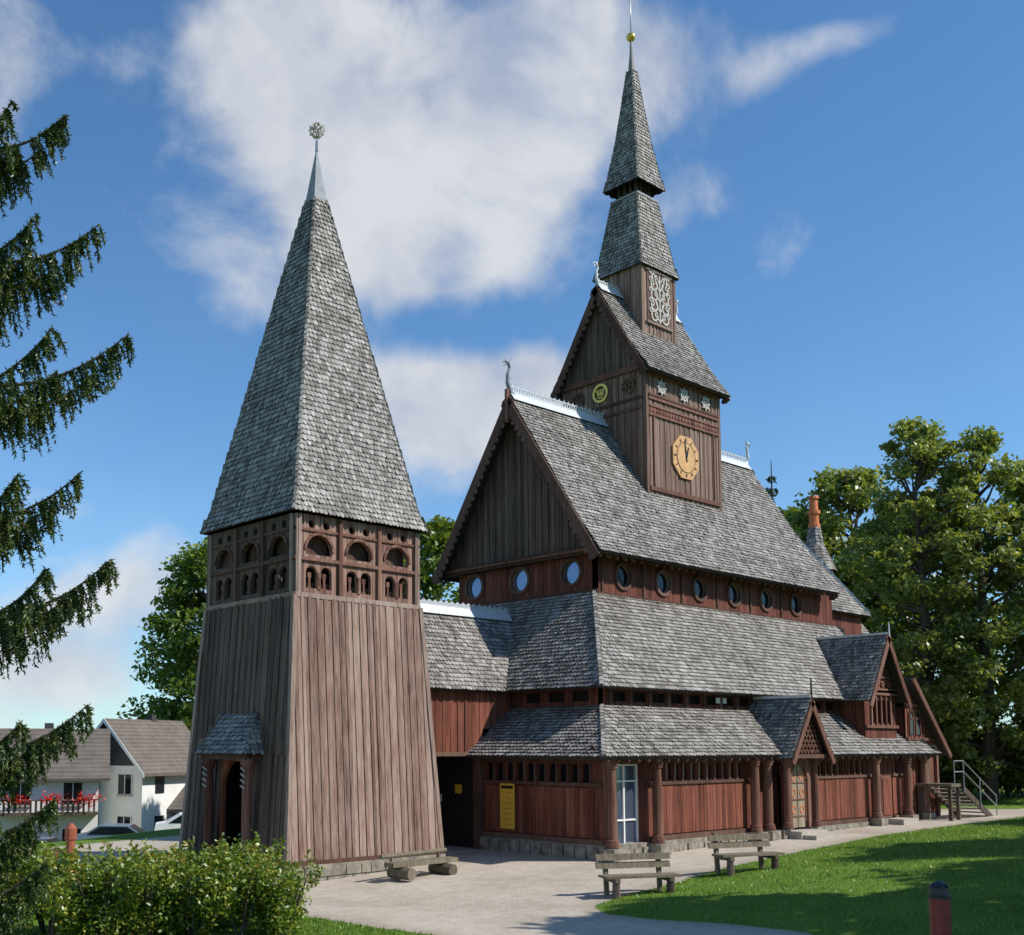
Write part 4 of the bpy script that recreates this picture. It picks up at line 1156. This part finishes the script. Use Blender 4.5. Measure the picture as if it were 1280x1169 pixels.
# ---- spruces
def spruce(name, x, y, z0, H, base_r, branches, seed, needle=.05, dens=1.0, per=12):
    r = np.random.default_rng(seed); e = empty(name, (x, y, z0)); mb = MB()
    tube(mb, [(0,0,-.5),(0,0,H*.5),(0,0,H)], [base_r, base_r*.6, .03], 'bark', 10)
    A = []; D = []
    def fill(p, q, dn, n):
        A.append(p+(q-p)*r.uniform(size=(n, 1))); D.append(dn*.6+r.normal(size=(n, 3))*.5)
    for (z, az, L, droop) in branches:
        n = 14; pts = []
        dv = np.array([math.cos(az), math.sin(az), 0]); pv = np.array([-dv[1], dv[0], 0])
        for i in range(n+1):
            t = i/n; pts.append(np.array([0,0,z])+dv*L*t+np.array([0,0,-droop*L*math.sin(t*2.7)*.5+.24*L*t**3])+pv*math.sin(t*3+z)*.05*L)
        tube(mb, [tuple(p) for p in pts], [.035*(1-i/(n+1))+.006 for i in range(n+1)], 'bark', 5, False)
        nt_ = int(L*34*dens)
        for k in range(nt_):
            t = r.uniform(.08, 1.0)**.75; i = min(n-1, int(t*n)); f = t*n-i; b = pts[i]*(1-f)+pts[i+1]*f
            side = r.choice([-1, 1]); ln = r.uniform(.2, .66)*(.3+.85*math.sin(math.pi*min(1, t*.8+.12)))*(1 if L > 1 else .7)
            m = 5; d = dv*r.uniform(.2, .8)+pv*side*r.uniform(.1, .9)+np.array([0,0,r.uniform(-.3, .15)])
            prev = b.copy()
            for j in range(m):
                d = d+np.array([0,0,-.6]); dn = d/np.linalg.norm(d); nx = prev+dn*ln/m
                fill(prev, nx, dn, per); prev = nx
        for i in range(n): fill(pts[i], pts[i+1], dv, int(L*8*dens))
    A = np.concatenate(A); D = np.concatenate(D); D /= np.linalg.norm(D, axis=1)[:, None]
    S = np.cross(D, r.normal(size=D.shape)); S /= np.linalg.norm(S, axis=1)[:, None]
    ln = (needle*r.uniform(.7, 1.5, len(A)))[:, None]; w = needle*.2
    Q = np.stack([A-S*w, A+S*w, A+S*w*.5+D*ln, A-S*w*.5+D*ln], 1)
    np_mesh('needles', Q, 'needle', e); make('trunk', mb, e)
ra = math.atan2(-.6616, .7499)
br = []
for z, L in ((12.45,1.85),(10.75,2.35),(9.0,2.85),(7.15,2.25),(5.85,2.65),(3.9,2.4),(2.7,2.0),(1.9,2.0)):
    br.append((z, ra+random.uniform(-.08,.08), L, .22)); br.append((z-.2, ra+random.uniform(.28,.4), L*.8, .3)); br.append((z-.1, ra-random.uniform(.3,.45), L*.78, .3))
    br.append((z-.3, ra+random.uniform(-.2,.2), L*.65, .35))
    for k in range(3): br.append((z+random.uniform(-.3,.3), ra+math.radians(80+k*75+random.uniform(-10,10)), L*.8, .3))
sx0, sy0 = -21.9, -5.9
spruce('spruce_tree', sx0, sy0, gz(sx0, sy0), 19, .22, br, 5, .052)
br2 = []
for i in range(22):
    z = 4+i*.85; L = (23-z)*.17
    for k in range(5): br2.append((z, random.uniform(0, 6.28), L, .3))
spruce('spruce_tree', 42.7, 19.2, gz(42.7, 19.2), 23.0, .3, br2, 6, .18, .25, 5)

# ---- grass blades on the lawn
n = 130000
P = np.column_stack([rng.uniform(-18, 30, n), rng.uniform(-22, -1.5, n)])
d = sdist(P); dc = np.hypot(P[:,0]-CAMP.x, P[:,1]-CAMP.y)
P = P[(d > .03) & (dc > 9)]
P2 = np.column_stack([rng.uniform(-19, -10, 34000), rng.uniform(-9, 6, 34000)]); d2 = sdist(P2); P2 = P2[d2 > .03]
P = np.concatenate([P, P2]); z = height(P)
B = np.column_stack([P, z-.01]); a = rng.uniform(0, 2*np.pi, len(B)); w = .014
S = np.column_stack([np.cos(a), np.sin(a), np.zeros(len(a))])*w
Tp = np.column_stack([rng.normal(size=len(B))*.03, rng.normal(size=len(B))*.03, rng.uniform(.04, .10, len(B))])
np_mesh('lawn_grass', np.stack([B-S, B+S, B+Tp], 1), 'grassblade', None, 3)

# ================================================================== SKY
w = bpy.data.worlds.new('World'); sc.world = w; w.use_nodes = True
nt = w.node_tree
for n_ in list(nt.nodes): nt.nodes.remove(n_)
out = nt.nodes.new('ShaderNodeOutputWorld'); bg = nt.nodes.new('ShaderNodeBackground'); nt.links.new(bg.outputs[0], out.inputs[0])
sky = nt.nodes.new('ShaderNodeTexSky'); sky.sky_type = 'NISHITA'; sky.sun_disc = False
sky.sun_elevation = math.asin(SUN.z); sky.sun_rotation = math.atan2(SUN.x, SUN.y); sky.altitude = 600; sky.air_density = 1.0; sky.dust_density = .3; sky.ozone_density = 2.5
tc = nt.nodes.new('ShaderNodeTexCoord'); sp = nt.nodes.new('ShaderNodeSeparateXYZ'); nt.links.new(tc.outputs['Generated'], sp.inputs[0])
az = mth(nt, 'MULTIPLY', mth(nt, 'ARCTAN2', sp.outputs[0], sp.outputs[1]), 57.2958)
el = mth(nt, 'MULTIPLY', mth(nt, 'ARCSINE', sp.outputs[2]), 57.2958)
n0 = nt.nodes.new('ShaderNodeTexNoise'); n0.inputs['Scale'].default_value = 6.0; n0.inputs['Detail'].default_value = 8; n0.inputs['Roughness'].default_value = .57; n0.inputs['Distortion'].default_value = .3
nt.links.new(tc.outputs['Generated'], n0.inputs['Vector'])
n1 = nt.nodes.new('ShaderNodeTexNoise'); n1.inputs['Scale'].default_value = 9; n1.inputs['Detail'].default_value = 4
mp1 = nt.nodes.new('ShaderNodeMapping'); mp1.inputs['Location'].default_value = (3.1, 1.7, .4); nt.links.new(tc.outputs['Generated'], mp1.inputs[0]); nt.links.new(mp1.outputs[0], n1.inputs['Vector'])
blobs = [(31,33,4,4,.85),(36,34,5,3.5,.8),(41,31,7,5,.85),(38,26.5,6,3,.75),(44.5,28,5,5,.9),(48,33,5,4,.9),(42,24.0,5,2.2,.85),(48.5,28.5,3.8,3.2,.6),(51,32,4,3,.4),(35,29.5,5,2.5,.45),(29,25,4,2.4,.5),(33,22,4.5,2,.38),
         (43.5,16.6,4.5,2.8,1.3),(47.5,18.4,3.5,1.8,1.1),(40,18.5,2.5,1.8,.9),(64,32.2,5,1.1,.62),(59.5,31,4,1.4,.6),(54,33,5,3,.72),(56.2,26.3,3,1.3,.5),(20,30.5,2.4,4,.8),
         (22,4.5,9,4,1.0),(29,8.5,5,2.6,.9),(19,12,5,1.6,.5),(38,11.5,5,1.5,.6),(-60,35,30,10,.8),(-120,30,30,12,.7),(150,40,25,8,.7),(100,18,18,4,.6)]
D = None
for a0, e0, rA, rE, k in blobs:
    x = mth(nt, 'DIVIDE', mth(nt, 'SUBTRACT', az, float(a0)), float(rA)); y = mth(nt, 'DIVIDE', mth(nt, 'SUBTRACT', el, float(e0)), float(rE))
    g = mth(nt, 'MULTIPLY', mth(nt, 'EXPONENT', mth(nt, 'MULTIPLY', mth(nt, 'ADD', mth(nt, 'MULTIPLY', x, x), mth(nt, 'MULTIPLY', y, y)), -1.0)), float(k))
    D = g if D is None else mth(nt, 'ADD', D, g)
D = mth(nt, 'MINIMUM', D, 1.1)
v = mth(nt, 'ADD', D, mth(nt, 'MULTIPLY', mth(nt, 'SUBTRACT', n0.outputs['Fac'], .5), 2.5))
ms = nt.nodes.new('ShaderNodeMapRange'); ms.interpolation_type = 'SMOOTHSTEP'
ms.inputs['From Min'].default_value = .26; ms.inputs['From Max'].default_value = 1.12; nt.links.new(v, ms.inputs['Value'])
haze = mth(nt, 'MULTIPLY', mth(nt, 'EXPONENT', mth(nt, 'MULTIPLY', mth(nt, 'ABSOLUTE', el), -.12)), .4)
mask = mth(nt, 'MULTIPLY', mth(nt, 'MAXIMUM', ms.outputs[0], haze), .93)
ccol = ramp(nt, mth(nt, 'ADD', mth(nt, 'MULTIPLY', n0.outputs['Fac'], .55), mth(nt, 'MULTIPLY', n1.outputs['Fac'], .45)), [(.40, (5.3, 5.8, 7.0)), (.56, (8.0, 8.2, 8.5))])
skc = mixc(nt, 1, sky.outputs[0], (.95, 1.48, 1.76), 'MULTIPLY')
nt.links.new(mixc(nt, mask, skc, ccol), bg.inputs['Color']); bg.inputs['Strength'].default_value = .092

# ---- sun
sl_ = bpy.data.lights.new('sun', 'SUN'); sl_.energy = 5.0; sl_.angle = math.radians(.53); sl_.color = (1, .95, .87)
so = bpy.data.objects.new('sun', sl_); COL.objects.link(so); so.rotation_euler = (-SUN).to_track_quat('-Z', 'Y').to_euler(); so.location = (0, 0, 60)

# ---- camera
cd = bpy.data.cameras.new('camera'); cam = bpy.data.objects.new('camera', cd); COL.objects.link(cam)
cam.location = CAMP; cam.rotation_euler = (math.radians(90+5.52), 0, math.radians(-41.42))
cd.sensor_fit = 'HORIZONTAL'; cd.sensor_width = 36; cd.lens = 39.04; cd.shift_x = .09375; cd.shift_y = .1676; cd.clip_end = 3000; cd.clip_start = .1
sc.camera = cam
